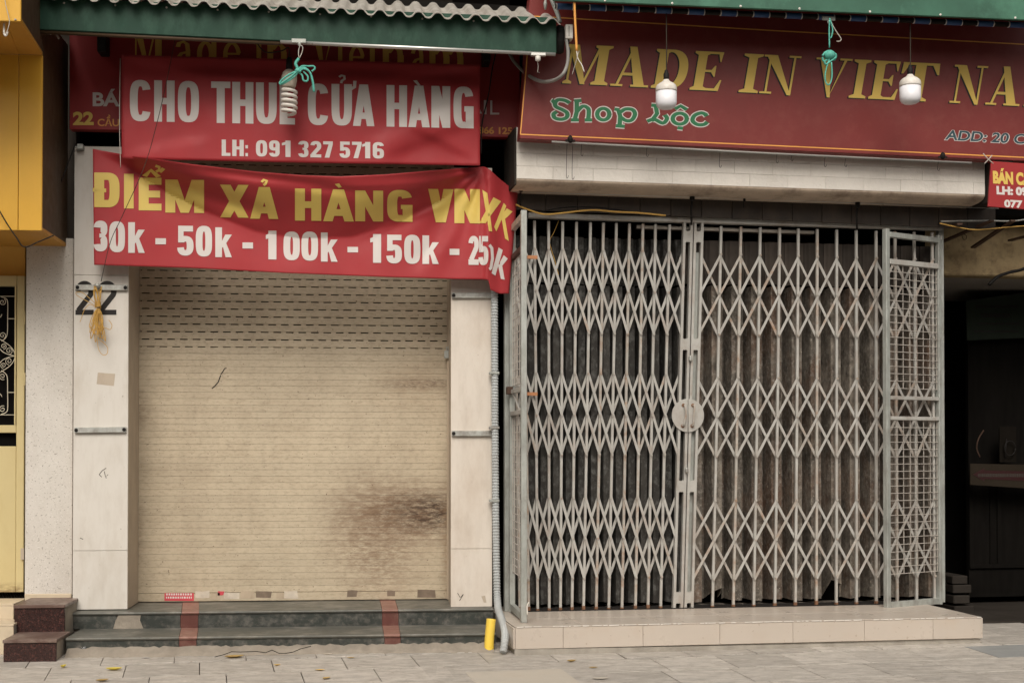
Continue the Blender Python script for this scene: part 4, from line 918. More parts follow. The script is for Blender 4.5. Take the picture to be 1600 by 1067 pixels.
for f in [i/9 for i in range(10)]:
    X = 100+f*720; c = L.p3(X, interp([(54, 3), (870, 39)], X), AY-.003); q = MB(); q.lathe((0, 0, 0), [(.001, .005), (.006, .002), (.006, 0)], 8); q.v = [(c[0]+v[0], AY-v[2], c[2]+v[1]) for v in q.v]; part(aw, 'screw', q, m_wirel)
c = L.p3(876, 58, AY+.03); q = MB(); q.lathe((0, 0, 0), [(.062, .03), (.068, .012), (.068, -.012), (.062, -.03)], 20); q.v = [(c[0]+v[2]*.8, c[1]+.06+v[0]*.9, c[2]+v[1]*1.25) for v in q.v]; part(aw, 'end_cap', q, m_black, sm=False)
for X, Y in ((454, 22.3), (0, 0)):
    pass
def plate(fr, X, Y, y, w2, h2, name, label, grp=None):
    c = fr.p3(X, Y, y); q = MB(); q.box(c[0]-w2, c[0]+w2, y-.006, y, c[2]-h2, c[2]+h2); return c, q
# rafters of awning
for X in (60, 330, 600, 860):
    a = L.p3(X, 60, AY+.03); q = MB(); q.bar((a[0], AY+.03, a[2]+.01), (a[0], -.5, a[2]+.30), .03, .03, (0, 0, 1)); part(aw, 'rafter', q, m_brown)
for Y in (23, 36):
    c = L.p3(49, Y, AY+.02); q = MB(); q.tube([(c[0]-.02, c[1], c[2]), (c[0]+.03, c[1], c[2])], .007, 8); part(aw, 'bolt', q, m_alu, sm=True)
q = MB(); 
q.tube(smooth([L.p3(a, b, AY+.05) for a, b in ((858, -12), (864, 5), (871, 22), (875, 36))], 4), .013, 10); q.lathe(L.p3(852, 6, AY+.05), [(.006, .02), (.012, 0), (.006, -.035)], 10)
single('conduit_pipe', 'short grey pipe rising from the right end of the corrugated roof', 'pipe', L, L.p3(875, 36, AY+.05), q, m_galv, sm=True)
# junction box and cable loop
jb = Thing('junction_box', 'small white junction box at the right end of the green fascia', 'junction box', L, L.p3(889, 52, AY+.02))
c = L.p3(888.8, 51, AY+.02); q = MB(); q.box(c[0]-.022, c[0]+.022, c[1]-.02, c[1]+.05, c[2]-.042, c[2]+.042); part(jb, 'housing', q, m_white, bev=.004)
q = MB(); q.box(c[0]-.004, c[0]+.001, c[1]-.0215, c[1]-.0205, c[2]-.03, c[2]+.03); part(jb, 'seam', q, m_grey)
q = MB(); q.tube([(c[0]-.004, c[1], c[2]-.043), (c[0]-.006, c[1], c[2]-.085)], .008, 8); part(jb, 'gland', q, m_black, sm=True)
wires('cable', 'thick grey cable looping from the junction box back under the awning', [(885, 62), (887.5, 82), (886, 102), (878, 118), (862, 127), (843, 127), (822, 116), (806, 100), (797, 86), (788, 66)], [AY+.02]*4+[AY+.1, AY+.2, AY+.3, AY+.4, AY+.5, AY+.7], .011, m_grey, 'cable', 8)
# hook assemblies with turquoise cord
def hookset(fr, name, label, X, Y, y, plates=True):
    t = Thing(name, label, 'hook', fr, fr.p3(X, Y, y))
    c = fr.p3(X, Y, y); q = MB(); q.box(c[0]-.042, c[0]+.042, y-.012, y-.002, c[2]-.013, c[2]+.013); part(t, 'plate', q, m_galv, bev=.003)
    q = MB(); q.lathe(fr.p3(X+1, Y+5, y-.02), [(.006, .012), (.010, .004), (.008, -.008)], 10); part(t, 'eyelet', q, m_galv)
    return t
t = hookset(L, 'eye_hook', 'galvanised plate and eye hook on the fascia tube above the spiral bulb', 467, 65, AY-.008)
q = MB(); q.tube(smooth([L.p3(a, b, AY-.04) for a, b in ((469, 71), (466.5, 80), (467.5, 91), (472, 82), (473, 74), (469, 71))], 5), .0028, 6); part(t, 'wire_link', q, m_wirel, sm=True)
t = Thing('cord_bow', 'turquoise cord tied in a bow in front of the spiral bulb', 'cord', L, L.p3(464, 105, AY-.06))
q = MB()
for i, pts in enumerate(([(467, 92), (462, 100), (465, 108), (463, 116)], [(463, 112), (452, 117), (442, 124), (437, 130), (440, 132), (452, 126), (462, 118), (465, 112)], [(464, 112), (455, 120), (445, 127), (439, 131)], [(465, 110), (472, 104), (482, 104), (490, 104), (492, 108), (487, 112)], [(466, 111), (474, 106), (483, 112), (488, 126), (490, 143)], [(468, 113), (474, 108), (484, 113), (489, 128), (491, 144)], [(466, 113), (472, 118), (474, 126), (480, 127), (481, 120), (474, 112)])):
    q.tube(smooth([L.p3(a, b, AY-.06-.006*(i % 3)) for a, b in pts], 5), .0055 if i else .009, 7)
part(t, 'strands', q, m_teals, sm=True)
q = MB(); q.lathe(L.p3(465, 111, AY-.065), [(.006, .014), (.016, .006), (.016, -.006), (.006, -.014)], 10); part(t, 'knot', q, m_teals, sm=True)
t = Thing('tube_bracket', 'little white roller bracket under the right end of the awning tube', 'bracket', L, L.p3(840, 88, AY))
c = L.p3(841, 85, AY); q = MB(); q.box(c[0]-.045, c[0]+.045, AY-.012, AY+.02, c[2]-.012, c[2]+.008); part(t, 'clip', q, m_alu, bev=.003)
q = MB(); q.lathe(L.p3(840.5, 92, AY-.01), [(.004, .018), (.016, .012), (.016, -.012), (.004, -.018)], 12); part(t, 'roller', q, m_white, sm=True)
q = MB(); q.tube([L.p3(840, 98, AY-.01), L.p3(841, 104, AY-.01), L.p3(840, 113, AY-.01), L.p3(843, 114, AY-.01)], .0014, 5); part(t, 'thread', q, m_wirel)
# yellow-white strap hanging between the awnings
wires('strap', 'faded orange strap with a frayed white tail hanging over the letter M', [(897, -12), (898, 20), (900, 55), (901, 80), (903, 92), (908, 102), (912, 112)], -1.6, [.009]*13+[.009]*11+[.006]*3+[.0025]*10, m_string, 'strap', 6) if False else None
P_ = smooth([L.p3(a, b, -1.25) for a, b in ((897, -12), (898, 20), (899.5, 50), (901, 80))], 6); q = MB(); q.tube(P_, [.0075]*len(P_), 6)
t = Thing('strap', 'faded orange strap with a frayed white tail hanging over the letter M', 'strap', L, tuple(P_[-1]))
part(t, 'band', q, m_orl, sm=True)
P_ = smooth([L.p3(a, b, -1.25) for a, b in ((901, 80), (903, 92), (909, 102), (913, 113))], 6); q = MB(); q.tube(P_, .003, 6); part(t, 'tail', q, m_white, sm=True)

# ================================================================== BULBS
def led(label, X, Ytop, Ybot, y, Yhang):
    c = R.p3(X, Ytop, y); s = (c[2]-R.p3(X, Ybot, y)[2])/46.5
    t = Thing('led_bulb', label, 'light bulb', R, c, group='white LED bulbs hanging in front of the big sign')
    q = MB(); q.tube(smooth([R.p3(X, Yhang, y+.02), R.p3(X+.5, (Yhang+Ytop)/2, y+.004), R.p3(X+.3, Ytop-13, y)], 5), .0035, 6); part(t, 'cord', q, m_wire, sm=True)
    q = MB(); q.lathe(c, [(.8*s, 16*s), (2.5*s, 14*s), (3.2*s, 11*s), (4.4*s, 9*s), (4.4*s, 1*s), (3.8*s, -.5*s)], 16); part(t, 'socket', q, m_black, sm=True)
    q = MB(); q.lathe(c, [(4.2*s, 0), (5*s, -1.5*s), (7*s, -3.5*s), (11.5*s, -6*s), (14.6*s, -8.6*s), (16.2*s, -11.5*s), (16.6*s, -14*s), (16.7*s, -16.5*s), (16.6*s, -19*s)], 28); part(t, 'housing', q, m_white, sm=True)
    q = MB(); q.lathe(c, [(16.3*s, -19.05*s), (16.3*s, -36*s), (15.6*s, -39.5*s), (13.5*s, -43*s), (10*s, -45.3*s), (5*s, -46.5*s), (.5*s, -46.8*s)], 28); part(t, 'diffuser', q, m_diff, sm=True)
led('white LED bulb hanging between the letters A and D, above the words Shop Lộc', 1041, 125, 171.5, -.84, 22)
led('white LED bulb hanging in front of the letters E and T of the big sign', 1422, 117, 163.5, -.84, 36)
c = L.p3(452, 112, -.86)
t = Thing('spiral_bulb', 'compact spiral bulb in a black socket in front of the rental banner', 'light bulb', L, c)
s = (c[2]-L.p3(452, 182, -.86)[2])/70
q = MB(); q.tube(smooth([L.p3(a, b, -.86) for a, b in ((400, 66), (415, 82), (440, 80), (451, 75), (451.5, 90))], 5), .004, 6); part(t, 'cord', q, m_wire, sm=True)
q = MB(); q.lathe(c, [(3*s, 22*s), (5*s, 18*s), (5.5*s, 3*s), (4*s, 0)], 14); part(t, 'socket', q, m_black, sm=True)
q = MB(); q.lathe(c, [(4.5*s, 3*s), (10*s, -2*s), (12*s, -8*s), (12*s, -15*s), (10*s, -24*s), (8*s, -26*s)], 18); part(t, 'base', q, m_paper, sm=True)
q = MB(); pts = []
for k in range(110):
    f = k/109; a = f*2*PI*5.4; rr = (10.8*sm01(f*6+.25) if f < .5 else 10.8*sm01((1-f)*6+.3))*s; pts.append((c[0]+rr*math.cos(a), c[1]+rr*math.sin(a), c[2]-(25+43*f)*s))
q.tube(pts, 2.6*s, 8); part(t, 'spiral_tube', q, m_white, sm=True)

# ================================================================== CONDUIT, YELLOW PIPE
path = smooth([L.p3(X, Y, y) for X, Y, y in ((772.5, 452, -.47), (773, 560, -.47), (773.5, 680, -.47), (774.5, 800, -.47), (776, 900, -.47), (777, 936, -.50), (779, 953, -.62), (785, 971, -.80), (789, 988, -.95), (788.5, 1003, -1.06), (786, 1019, -1.10))], 10)
# resample evenly
def resample(P_, step):
    out = [P_[0]]; acc = 0
    for a, b in zip(P_, P_[1:]):
        d = (b-a).length
        if d < 1e-9: continue
        k = step-acc
        while k <= d: out.append(a+(b-a)*(k/d)); k += step
        acc = d-(k-step)
    return out
rp = resample(path, .0046)
rr = []
for i, p_ in enumerate(rp):
    plain = 0
    z_ = p_.z
    top_plain = L.xz(777, 946, -.5)[1]; bot_plain = L.xz(786, 974, -.7)[1]
    rr.append(.0232 if bot_plain < z_ < top_plain else (.0232 if (i//2) % 2 else .0195))
cn = Thing('conduit', 'grey corrugated conduit running down the right edge of the warm white pillar', 'conduit', L, tuple(path[-1]))
q = MB(); q.tube(rp, rr, 12); part(cn, 'corrugated_tube', q, m_cond)
for Y in (583, 668, 782):
    c = L.p3(773, Y, -.47); q = MB(); q.box(c[0]-.036, c[0]+.028, c[1]-.026, c[1]+.03, c[2]-.008, c[2]+.008); part(cn, 'clamp', q, m_galv if Y != 668 else m_grey, bev=.003)
yb = L.g(764, 1018, gz(0, -1.15)); 
t = Thing('pipe_stub', 'short yellow plastic pipe standing up from the pavement beside the conduit', 'pipe', L, yb)
yy = yb[1]
pts = smooth([L.p3(764, 1019, yy), L.p3(764.5, 1000, yy+.01), L.p3(766, 982, yy+.02), L.p3(767.5, 966.5, yy+.03)], 6)
q = MB(); q.tube(pts, .0285, 20, cap=False); o = part(t, 'pipe_wall', q, m_yp, sm=True); md = o.modifiers.new('thickness', 'SOLIDIFY'); md.thickness = .004

# ================================================================== RIGHT UNIT: PLATFORM
zP = .158
fl = R.g(809, 979.4, zP); frr = R.g(1533, 964, zP)
pyf = fl[1]; pxl = fl[0]-.014; pxr = frr[0]
pyf2 = frr[1]
pf = Thing('platform', 'low beige tiled platform under the folding gate', 'platform', R, ((pxl+pxr)/2, pyf, 0))
PYF = (pyf+pyf2)/2
def yf(x): return pyf+(pyf2-pyf)*(x-pxl)/(pxr-pxl)
seams = [R.g(X, 979, zP)[0] for X in (882, 1013, 1141.5, 1266, 1390, 1511)]
xsF = [pxl]+seams+[pxr]
zlow = .030
for a, b in zip(xsF, xsF[1:]):
    q = MB(); q.hexa([(a+.0008, yf(a), zlow), (b-.0008, yf(b), zlow), (b-.0008, yf(b), zP-.004), (a+.0008, yf(a), zP-.004), (a+.0008, yf(a)+.012, zlow), (b-.0008, yf(b)+.012, zlow), (b-.0008, yf(b)+.012, zP-.004), (a+.0008, yf(a)+.012, zP-.004)])
    part(pf, 'tile', q, m_plat, bev=.0015)
for j, (a, b) in enumerate(zip([pxl-.002]+[s_+.12 for s_ in seams], [s_+.12 for s_ in seams]+[pxr+.002])):
    if b > pxr+.002: b = pxr+.002
    if a >= b: continue
    for y0, y1 in ((-1, -.40), (-.40, .30)):
        ya = (yf(a)-.003, yf(b)-.003) if y0 == -1 else (y0+.001, y0+.001)
        q = MB(); q.hexa([(a+.0008, ya[0], zP-.003), (b-.0008, ya[1], zP-.003), (b-.0008, ya[1], zP+.003), (a+.0008, ya[0], zP+.003), (a+.0008, y1-.001, zP-.003), (b-.0008, y1-.001, zP-.003), (b-.0008, y1-.001, zP+.003), (a+.0008, y1-.001, zP+.003)])
        part(pf, 'top_tile', q, m_plat, bev=.003)
for x0, x1 in ((pxl-.012, pxl-.001), (pxr+.001, pxr+.012)):
    q = MB(); q.box(x0, x1, yf(x0)+.002, (-.12 if x0 < 0 else .3), zlow, zP-.004); part(pf, 'end_tile', q, m_plat, bev=.002)
q = MB(); q.hexa([(pxl+.002, yf(pxl)+.013, -.02), (pxr-.002, yf(pxr)+.013, -.02), (pxr-.002, yf(pxr)+.013, zP-.0035), (pxl+.002, yf(pxl)+.013, zP-.0035), (pxl+.002, .3, -.02), (pxr-.002, .3, -.02), (pxr-.002, .3, zP-.0035), (pxl+.002, .3, zP-.0035)]); part(pf, 'core', q, m_cem)
q = MB(); q.hexa([(pxl-.004, yf(pxl)+.003, -.025), (pxr+.003, yf(pxr)+.003, -.02), (pxr+.003, yf(pxr)+.003, zlow-.0185), (pxl-.004, yf(pxl)+.003, zlow-.001), (pxl-.004, yf(pxl)+.012, -.02), (pxr+.003, yf(pxr)+.012, -.02), (pxr+.003, yf(pxr)+.012, zlow-.0185), (pxl-.004, yf(pxl)+.012, zlow-.001)]); part(pf, 'cement_base', q, m_cem)

q = MB(); x = pxl+.01; random.seed(11)
while x < pxr-.02:
    w_ = random.uniform(.01, .07)
    if random.random() < .8:
        h_ = random.uniform(.0015, .0045); x2 = min(x+w_, pxr); q.hexa([(x, yf(x)-.0042, zP+.0005-h_), (x2, yf(x2)-.0042, zP+.0005-h_*.6), (x2, yf(x2)-.0042, zP+.0026), (x, yf(x)-.0042, zP+.0026), (x, yf(x)+.004, zP), (x2, yf(x2)+.004, zP), (x2, yf(x2)+.003, zP+.0034), (x, yf(x)+.003, zP+.0034)])
    x += w_+random.uniform(0, .02)
part(pf, 'worn_edge', q, m_white, kind='stuff')
# ================================================================== FOLDING GATE
GT = Thing('folding_gate', 'closed pale grey folding lattice gate with two leaves and a round lock plate', 'gate', R, (1.2, 0, zP))
zG = zP+.003
def gp(X, Y, y=0.0): return R.p3(X, Y, y)
# head rail and floor track
a = gp(824, 337); b = gp(1470, 356.5)
q = MB(); q.hexa([(a[0], -.03, a[2]-.017), (b[0], -.03, b[2]-.017), (b[0], -.03, b[2]+.017), (a[0], -.03, a[2]+.017), (a[0], .03, a[2]-.017), (b[0], .03, b[2]-.017), (b[0], .03, b[2]+.017), (a[0], .03, a[2]+.017)]); part(GT, 'head_rail', q, m_gate, bev=.003)
a_ = gp(803, 952); b_ = gp(1465, 945)
q = MB(); q.box(a_[0], b_[0], .014, .03, zG, zG+.018); q.box(a_[0], b_[0], -.03, -.020, zG, zG+.006); part(GT, 'floor_track', q, m_black)
def bars_y(Xt, Xb, side): pass
Ltop = [835, 857, 879, 900.7, 922.5, 942.7, 963, 983.4, 1004.4, 1024, 1046]
Lbot = [840, 858, 875.5, 893.6, 911.5, 931.4, 951, 971.6, 992.6, 1012.3, 1032]
Rtop = [1126.5, 1157.4, 1187.6, 1218, 1247, 1276.6, 1307, 1337.5, 1368.5, 1398, 1428, 1456]
Rbot = [1113, 1145.6, 1177.5, 1210.5, 1242.5, 1275.3, 1306.5, 1338, 1369, 1401.8, 1432, 1460]
Ltop = [803, 818] + Ltop; Lbot = [812, 826] + Lbot
def line_at(Xt, Xb, z, ztop, zbot):
    f = (z-zbot)/(ztop-zbot); xt = gp(Xt, 350)[0]; xb = gp(Xb, 950)[0]; return xb+(xt-xb)*f
ZT, ZB = gp(1000, 343)[2], zG+.002
def bar_me(kind): pass
for side, tops, bots in ((0, Ltop, Lbot), (1, Rtop, Rbot)):
    for Xt, Xb in zip(tops, bots):
        xt, xb = gp(Xt, 345)[0], gp(Xb, 950)[0]; zt = gp(Xt, 340+(Xt-824)*.0302)[2]-.02
        q = MB(); w2 = .0083
        for dy0 in (0,):
            q.hexa([(xb-w2, -.010, ZB), (xb+w2, -.010, ZB), (xt+w2, -.010, zt), (xt-w2, -.010, zt), (xb-w2, .010, ZB), (xb+w2, .010, ZB), (xt+w2, .010, zt), (xt-w2, .010, zt)])
        o = part(GT, 'upright', q, m_gate if random.random() < .7 else m_gate2, bev=.0015)
        q = MB(); q.box(xb-w2-.001, xb+w2+.001, -.0115, .0115, ZB-.001, ZB+random.uniform(.012, .03)); part(GT, 'rusty_foot', q, m_foot)
def lattice(tops, bots, groups, front, stileX, inner_left):
    for g in groups:
        zs_ = [gp(X_, Y_)[2] for X_, Y_ in g]
        nb = len(tops)
        cols = list(range(nb))
        def xat(i, z): return line_at(tops[i], bots[i], z, gp(900, 350)[2], gp(900, 950)[2])
        for i in range(-1, nb):
            for sgn in (1, -1):
                # strip spans two bays where both exist, one bay at the ends
                pts = []
                for k in (0, 1, 2):
                    j = i+k; z = zs_[k] if sgn == 1 else zs_[2-k]
                    if 0 <= j < nb: pts.append((xat(j, z), z))
                if len(pts) < 2: continue
                d = -.0145 if ((sgn == 1) == front) else .0145
                p0, p1 = pts[0], pts[-1]
                q = MB(); jit = random.uniform(-.004, .004)
                q.bar((p0[0]+random.uniform(-.002, .002), d, p0[1]+jit), (p1[0]+random.uniform(-.002, .002), d, p1[1]+jit*.3), random.uniform(.0150, .0168), .005)
                part(GT, 'lattice_strip', q, m_gate if random.random() < (.93 if front else .72) else m_gate2)
        q = MB()
        for i in range(nb):
            for z in zs_:
                x = xat(i, z); q.box(x-.006, x+.006, -.022, -.017, z-.006, z+.006)
        part(GT, 'rivets', q, m_gate2, kind='stuff')
LT = Ltop+[1068.5]; LB = Lbot+[1052]
RT = [1096]+Rtop; RB = [1080]+Rbot
lattice(LT, LB, [((900, 391), (900, 455), (900, 521)), ((900, 584), (900, 649), (900, 711)), ((900, 778), (900, 841), (900, 903))], True, 0, 0)
lattice(RT, RB, [((1250, 401), (1250, 461), (1250, 525)), ((1250, 591), (1250, 651.5), (1250, 713)), ((1250, 781), (1250, 842), (1250, 902.5))], False, 0, 0)
# centre stiles with slots
def stile(Xt0, Xt1, Xb0, Xb1, zt):
    t_ = [gp(Xt0, 350)[0], gp(Xt1, 350)[0]]; b_ = [gp(Xb0, 950)[0], gp(Xb1, 950)[0]]; zt_, zb_ = gp(1080, 350)[2], gp(1080, 950)[2]
    ed = lambda s_, z: b_[s_]+(t_[s_]-b_[s_])*(z-zb_)/(zt_-zb_)
    Zs = [gp(1080, Y)[2] for Y in (952, 941, 924, 768, 751, 547, 530, 379, 362, 349)]
    y0, y1 = -.024, .012
    fw = .30
    def seg(z0, z1, a, b, q):
        X = lambda f, z: ed(0, z)+(ed(1, z)-ed(0, z))*f
        q.hexa([(X(a, z0), y0, z0), (X(b, z0), y0, z0), (X(b, z1), y0, z1), (X(a, z1), y0, z1), (X(a, z0), y1, z0), (X(b, z0), y1, z0), (X(b, z1), y1, z1), (X(a, z1), y1, z1)])
    q = MB()
    seg(Zs[0], Zs[-1], 0, .26, q); seg(Zs[0], Zs[-1], .74, 1, q)
    for i in (1, 3, 5, 7):   # bridging plates with rounded slot ends
        z0, z1 = Zs[i], Zs[i+1]
        seg(z0, z1, .26, .74, q)
        for za, dr in ((z1, 1), (z0, -1)):   # corner fillets
            for s_ in (0, 1):
                r_ = .0085; xa = ed(0, za)+(ed(1, za)-ed(0, za))*(.26 if s_ == 0 else .74); sx = 1 if s_ == 0 else -1
                pts = [(xa, za)]+[(xa+sx*r_*(1-math.sin(k*PI/8)), za+dr*r_*(1-math.cos(k*PI/8))) for k in range(5)]
                q.prism(pts, y0, y1)
    return part(GT, 'centre_stile', q, m_gate, bev=0)
stile(1066.5, 1081.3, 1050, 1065.8, 0); stile(1083, 1098, 1067.5, 1082, 0)
# galvanised insert seen through the right stile slots
a = gp(1091, 395, .02); b = gp(1075, 930, .02)
q = MB(); q.bar((a[0], .018, a[2]), (b[0], .018, b[2]), .03, .004); part(GT, 'sheet_insert', q, m_galv)
# lock plate, two halves
c = gp(1074.8, 649, -.03); r_ = .109
for s_ in (-1, 1):
    pts = [(c[0]+s_*.0028, c[2]-r_)]+[(c[0]+s_*max(.0028, r_*math.cos(k*PI/16-PI/2)), c[2]+r_*math.sin(k*PI/16-PI/2)) for k in range(1, 16)]+[(c[0]+s_*.0028, c[2]+r_)]
    q = MB(); q.prism(pts, -.034, -.025); hp = part(GT, 'lock_plate', q, m_gate, bev=.0015)
    q = MB(); x = c[0]+s_*.032+.004
    q.tube(smooth([(x-.004*s_, -.034, c[2]+.065), (x, -.058, c[2]+.06), (x+.005*s_*(-1), -.062, c[2]), (x-.008, -.058, c[2]-.06), (x-.01, -.034, c[2]-.066)], 6), .006, 8); part(GT, 'handle', q, m_gate2, parent=hp, sm=True)
    q = MB(); q.lathe((0, 0, 0), [(.001, .003), (.012, .002), (.012, 0)], 10)
    v0 = list(q.v); q.v = [(x-.004+v[0], -.0345-v[2], c[2]+.066+v[1]) for v in v0]; part(GT, 'rust_spot', q, m_foot, parent=hp)
    q.v = [(x-.009+v[0], -.0345-v[2], c[2]-.068+v[1]) for v in v0]; part(GT, 'rust_spot', q, m_foot, parent=hp)
q = MB(); a = gp(1079, 560, -.035); q.lathe(a, [(.004, .02), (.012, .01), (.012, -.01), (.004, -.02)], 8); part(GT, 'bolt', q, m_steel)
q = MB(); a = gp(1073, 735, -.035); q.lathe(a, [(.004, .02), (.012, .01), (.012, -.01), (.004, -.02)], 8); part(GT, 'bolt', q, m_steel)
# orange tags at the left edge
for Y in (402, 615.5):
    a = gp(824, Y, -.05); b = gp(840, Y, -.05); q = MB(); q.box(a[0], b[0], -.05, -.04, a[2]-.010, a[2]+.012); part(GT, 'tag', q, m_sock, bev=.001)
# sheet leaves behind the gate: V-folded strips
SH = Thing('sheet_screen', 'grimy rust-stained folded metal sheets standing behind the lattice gate', 'metal screen', R, (1.2, .07, zP))
xa, xb = gp(800, 700, .08)[0], gp(1470, 700, .08)[0]
xm = gp(1072, 700, .08)[0]
zb0 = gp(1200, 937, .07)[2]; zmid = [gp(X, Y, .08)[2] for X, Y in ((900, 446), (1250, 449))]; ztop = gp(1100, 376, .09)[2]
def leaf(x0, x1, z0, z1, mat, d0=.05, d1=.105, name='sheet_leaf', rag=0.0, skew=0):
    q = MB(); n = 6; prof = [(0, d1), (.10, d1-.006), (.2, d0), (.70, d0+.004), (.78, d1-.01), (.97, d1)]
    for i, (f, d) in enumerate(prof):
        x = x0+(x1-x0)*f; zb_ = z0+(random.uniform(-.006, .006)+ (random.random()**3)*rag)
        q.v += [(x, d, zb_), (x, d, (z0+z1)/2), (x-skew, d, z1)]
    for i in range(n-1): q.f += [(3*i, 3*i+3, 3*i+4, 3*i+1), (3*i+1, 3*i+4, 3*i+5, 3*i+2)]
    o = part(SH, name, q, mat); md = o.modifiers.new('thickness', 'SOLIDIFY'); md.thickness = .0015; md.offset = 1; return o
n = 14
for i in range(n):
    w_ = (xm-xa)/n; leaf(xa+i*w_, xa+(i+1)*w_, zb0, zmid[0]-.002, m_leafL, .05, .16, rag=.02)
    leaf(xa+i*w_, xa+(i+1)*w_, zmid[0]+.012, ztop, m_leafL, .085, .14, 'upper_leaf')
n = 13
for i in range(n):
    w_ = (xb-xm)/n
    leaf(xm+i*w_, xm+(i+1)*w_, zb0, zmid[1]-.002, m_leafR, .040+random.uniform(0, .02), .19, rag=(.15 if i in (1, 7) else .012))
    leaf(xm+i*w_, xm+(i+1)*w_, zmid[1]+.01, ztop, m_leafT, .08, .10, 'upper_leaf')
q = MB(); q.box(xa, xb, .30, .31, zG, ztop+.35); part(SH, 'dark_void_sheet', q, m_slatgap)  # black sheet stands for the unlit room behind the gate
# tube lamp behind the gate head
t = Thing('tube_lamp', 'unlit dusty tube lamp fitting behind the top of the lattice gate', 'lamp', R, gp(1130, 357, .1))
a, b = gp(992, 355, .08), gp(1268, 364, .08)
q = MB(); q.bar(a, b, .03, .05, (0, 1, 0)); part(t, 'fitting', q, m_transom)
q = MB(); q.tube([(a[0], .04, a[2]-.004), (b[0], .04, b[2]-.004)], .012, 10); part(t, 'glass_tube', q, m_wirel, sm=True)
# ---- side panels with welded mesh
def panel(name, label, A_, B_, Ytop, Ybot, crossY, meshY, nwires, wfrac, pfA, pfB, handed):
    """A_, B_ = (photo x, frame y) of the two posts"""
    (XA, yA), (XB, yB) = A_, B_
    a = R.p3(XA, 700, yA); b = R.p3(XB, 700, yB)
    t = Thing(name, label, 'gate panel', R, (b[0], b[1], zP))
    zf = lambda Y: (R.p3(XA, Y, yA)[2])
    dx, dy = b[0]-a[0], b[1]-a[1]; ln = math.hypot(dx, dy); ux, uy = dx/ln, dy/ln; nx_, ny_ = uy, -ux
    zt, zb = zf(Ytop), zf(Ybot)
    def obox(s0, s1, n0, n1, z0, z1, q):
        pt_ = lambda s_, n_, z: (a[0]+ux*s_+nx_*n_, a[1]+uy*s_+ny_*n_, z)
        q.hexa([pt_(s0, n1, z0), pt_(s1, n1, z0), pt_(s1, n1, z1), pt_(s0, n1, z1), pt_(s0, n0, z0), pt_(s1, n0, z0), pt_(s1, n0, z1), pt_(s0, n0, z1)])
    return t, a, b, ln, obox, zt, zb, zf
# right panel
yA = -.20
t, a, b, ln, ob, zt, zb, zf = panel('side_gate_panel', 'narrow galvanised side panel of square wire mesh at the right of the lattice gate', (1385.5, yA), (1468, .0), 358, 951, 0, 0, 0, 0, 0, 0, 1)
q = MB(); ob(-.018, .018, -.018, .018, zb, zt, q); part(t, 'post', q, m_galv, bev=.003)
q = MB(); ob(ln-.022, ln+.006, -.018, .018, zb, zt, q); part(t, 'post', q, m_galv, bev=.003)
for Y, h in ((366.5, .017), (408.5, .017), (621, .012), (653, .012), (945, .02)):
    z = zf(Y); q = MB(); ob(.019, ln-.023, -.014, .020, z-h, z+h, q); part(t, 'cross_rail', q, m_galv if Y < 380 or Y > 900 else m_gate, bev=.002)
for Y0, Y1 in ((412, 606), (656, 897)):
    z1, z0 = zf(Y0), zf(Y1); q = MB(); n_ = 7
    for k in range(n_+1):
        s_ = .028+(ln-.056)*k/n_; ob(s_-.0022, s_+.0022, -.002, .0025, z0, z1, q)
    part(t, 'vertical_wires', q, m_mesh, kind='stuff')
    q = MB(); m_ = int(round((z1-z0)/.0485))
    for k in range(m_+1):
        z = z0+(z1-z0)*k/m_; ob(.02, ln-.024, .003, .0075, z-.0022, z+.0022, q)
    part(t, 'horizontal_wires', q, m_mesh, kind='stuff')
gpst = Thing('gate_post', 'tall greenish galvanised post at the right end of the lattice gate', 'post', R, gp(1468, 945, .03))
x = gp(1468, 700, .05)[0]; q = MB(); q.box(x-.013, x+.024, .022, .07, zG, gp(1468, 351, .05)[2]); part(gpst, 'box_section', q, m_galv, bev=.003)
q = MB(); c = gp(1464, 371, .02); q.box(x-.008, x+.006, .015, .0215, c[2]-.014, c[2]+.016); part(gpst, 'paper_label', q, m_white)
# left panel (swung out towards the street)
yA = -.58
t, a, b, ln, ob, zt, zb, zf = panel('side_gate_panel', 'narrow wire mesh side panel swung out beside the grey conduit', (818.2, yA), (799.5, -.02), 329, 972, 0, 0, 0, 0, 0, 0, 1)
q = MB(); ob(-.018, .018, -.018, .018, zb, zt, q); part(t, 'post', q, m_galv, bev=.003)
q = MB(); ob(ln-.035, ln+.0, -.018, .018, zG, zt-.02, q); part(t, 'post', q, m_galv, bev=.003)
for Y, h, mt in ((337, .02, m_gate), (386, .016, m_stick), (607, .013, m_gate), (643, .013, m_gate), (963, .022, m_galv)):
    z = zf(Y) if Y != 337 else zt-.03; q = MB(); ob(.019, ln-.036, -.014, .016, z-h, z+h, q); part(t, 'cross_rail', q, mt, bev=.002)
for Y0, Y1 in ((392, 597), (650, 905)):
    z1, z0 = zf(Y0), zf(Y1); q = MB(); n_ = 6
    for k in range(n_+1): s_ = .03+(ln-.08)*k/n_; ob(s_-.0018, s_+.0018, -.002, .0025, z0, z1, q)
    part(t, 'vertical_wires', q, m_mesh, kind='stuff')
    q = MB(); m_ = int(round((z1-z0)/.047))
    for k in range(m_+1): z = z0+(z1-z0)*k/m_; ob(.02, ln-.036, .003, .0075, z-.0022, z+.0022, q)
    part(t, 'horizontal_wires', q, m_mesh, kind='stuff')
q = MB(); c = R.p3(808, 620, -.3); q.bar(R.p3(799, 608, -.05), R.p3(812, 640, -.45), .012, .004); part(t, 'diagonal_brace', q, m_gate)
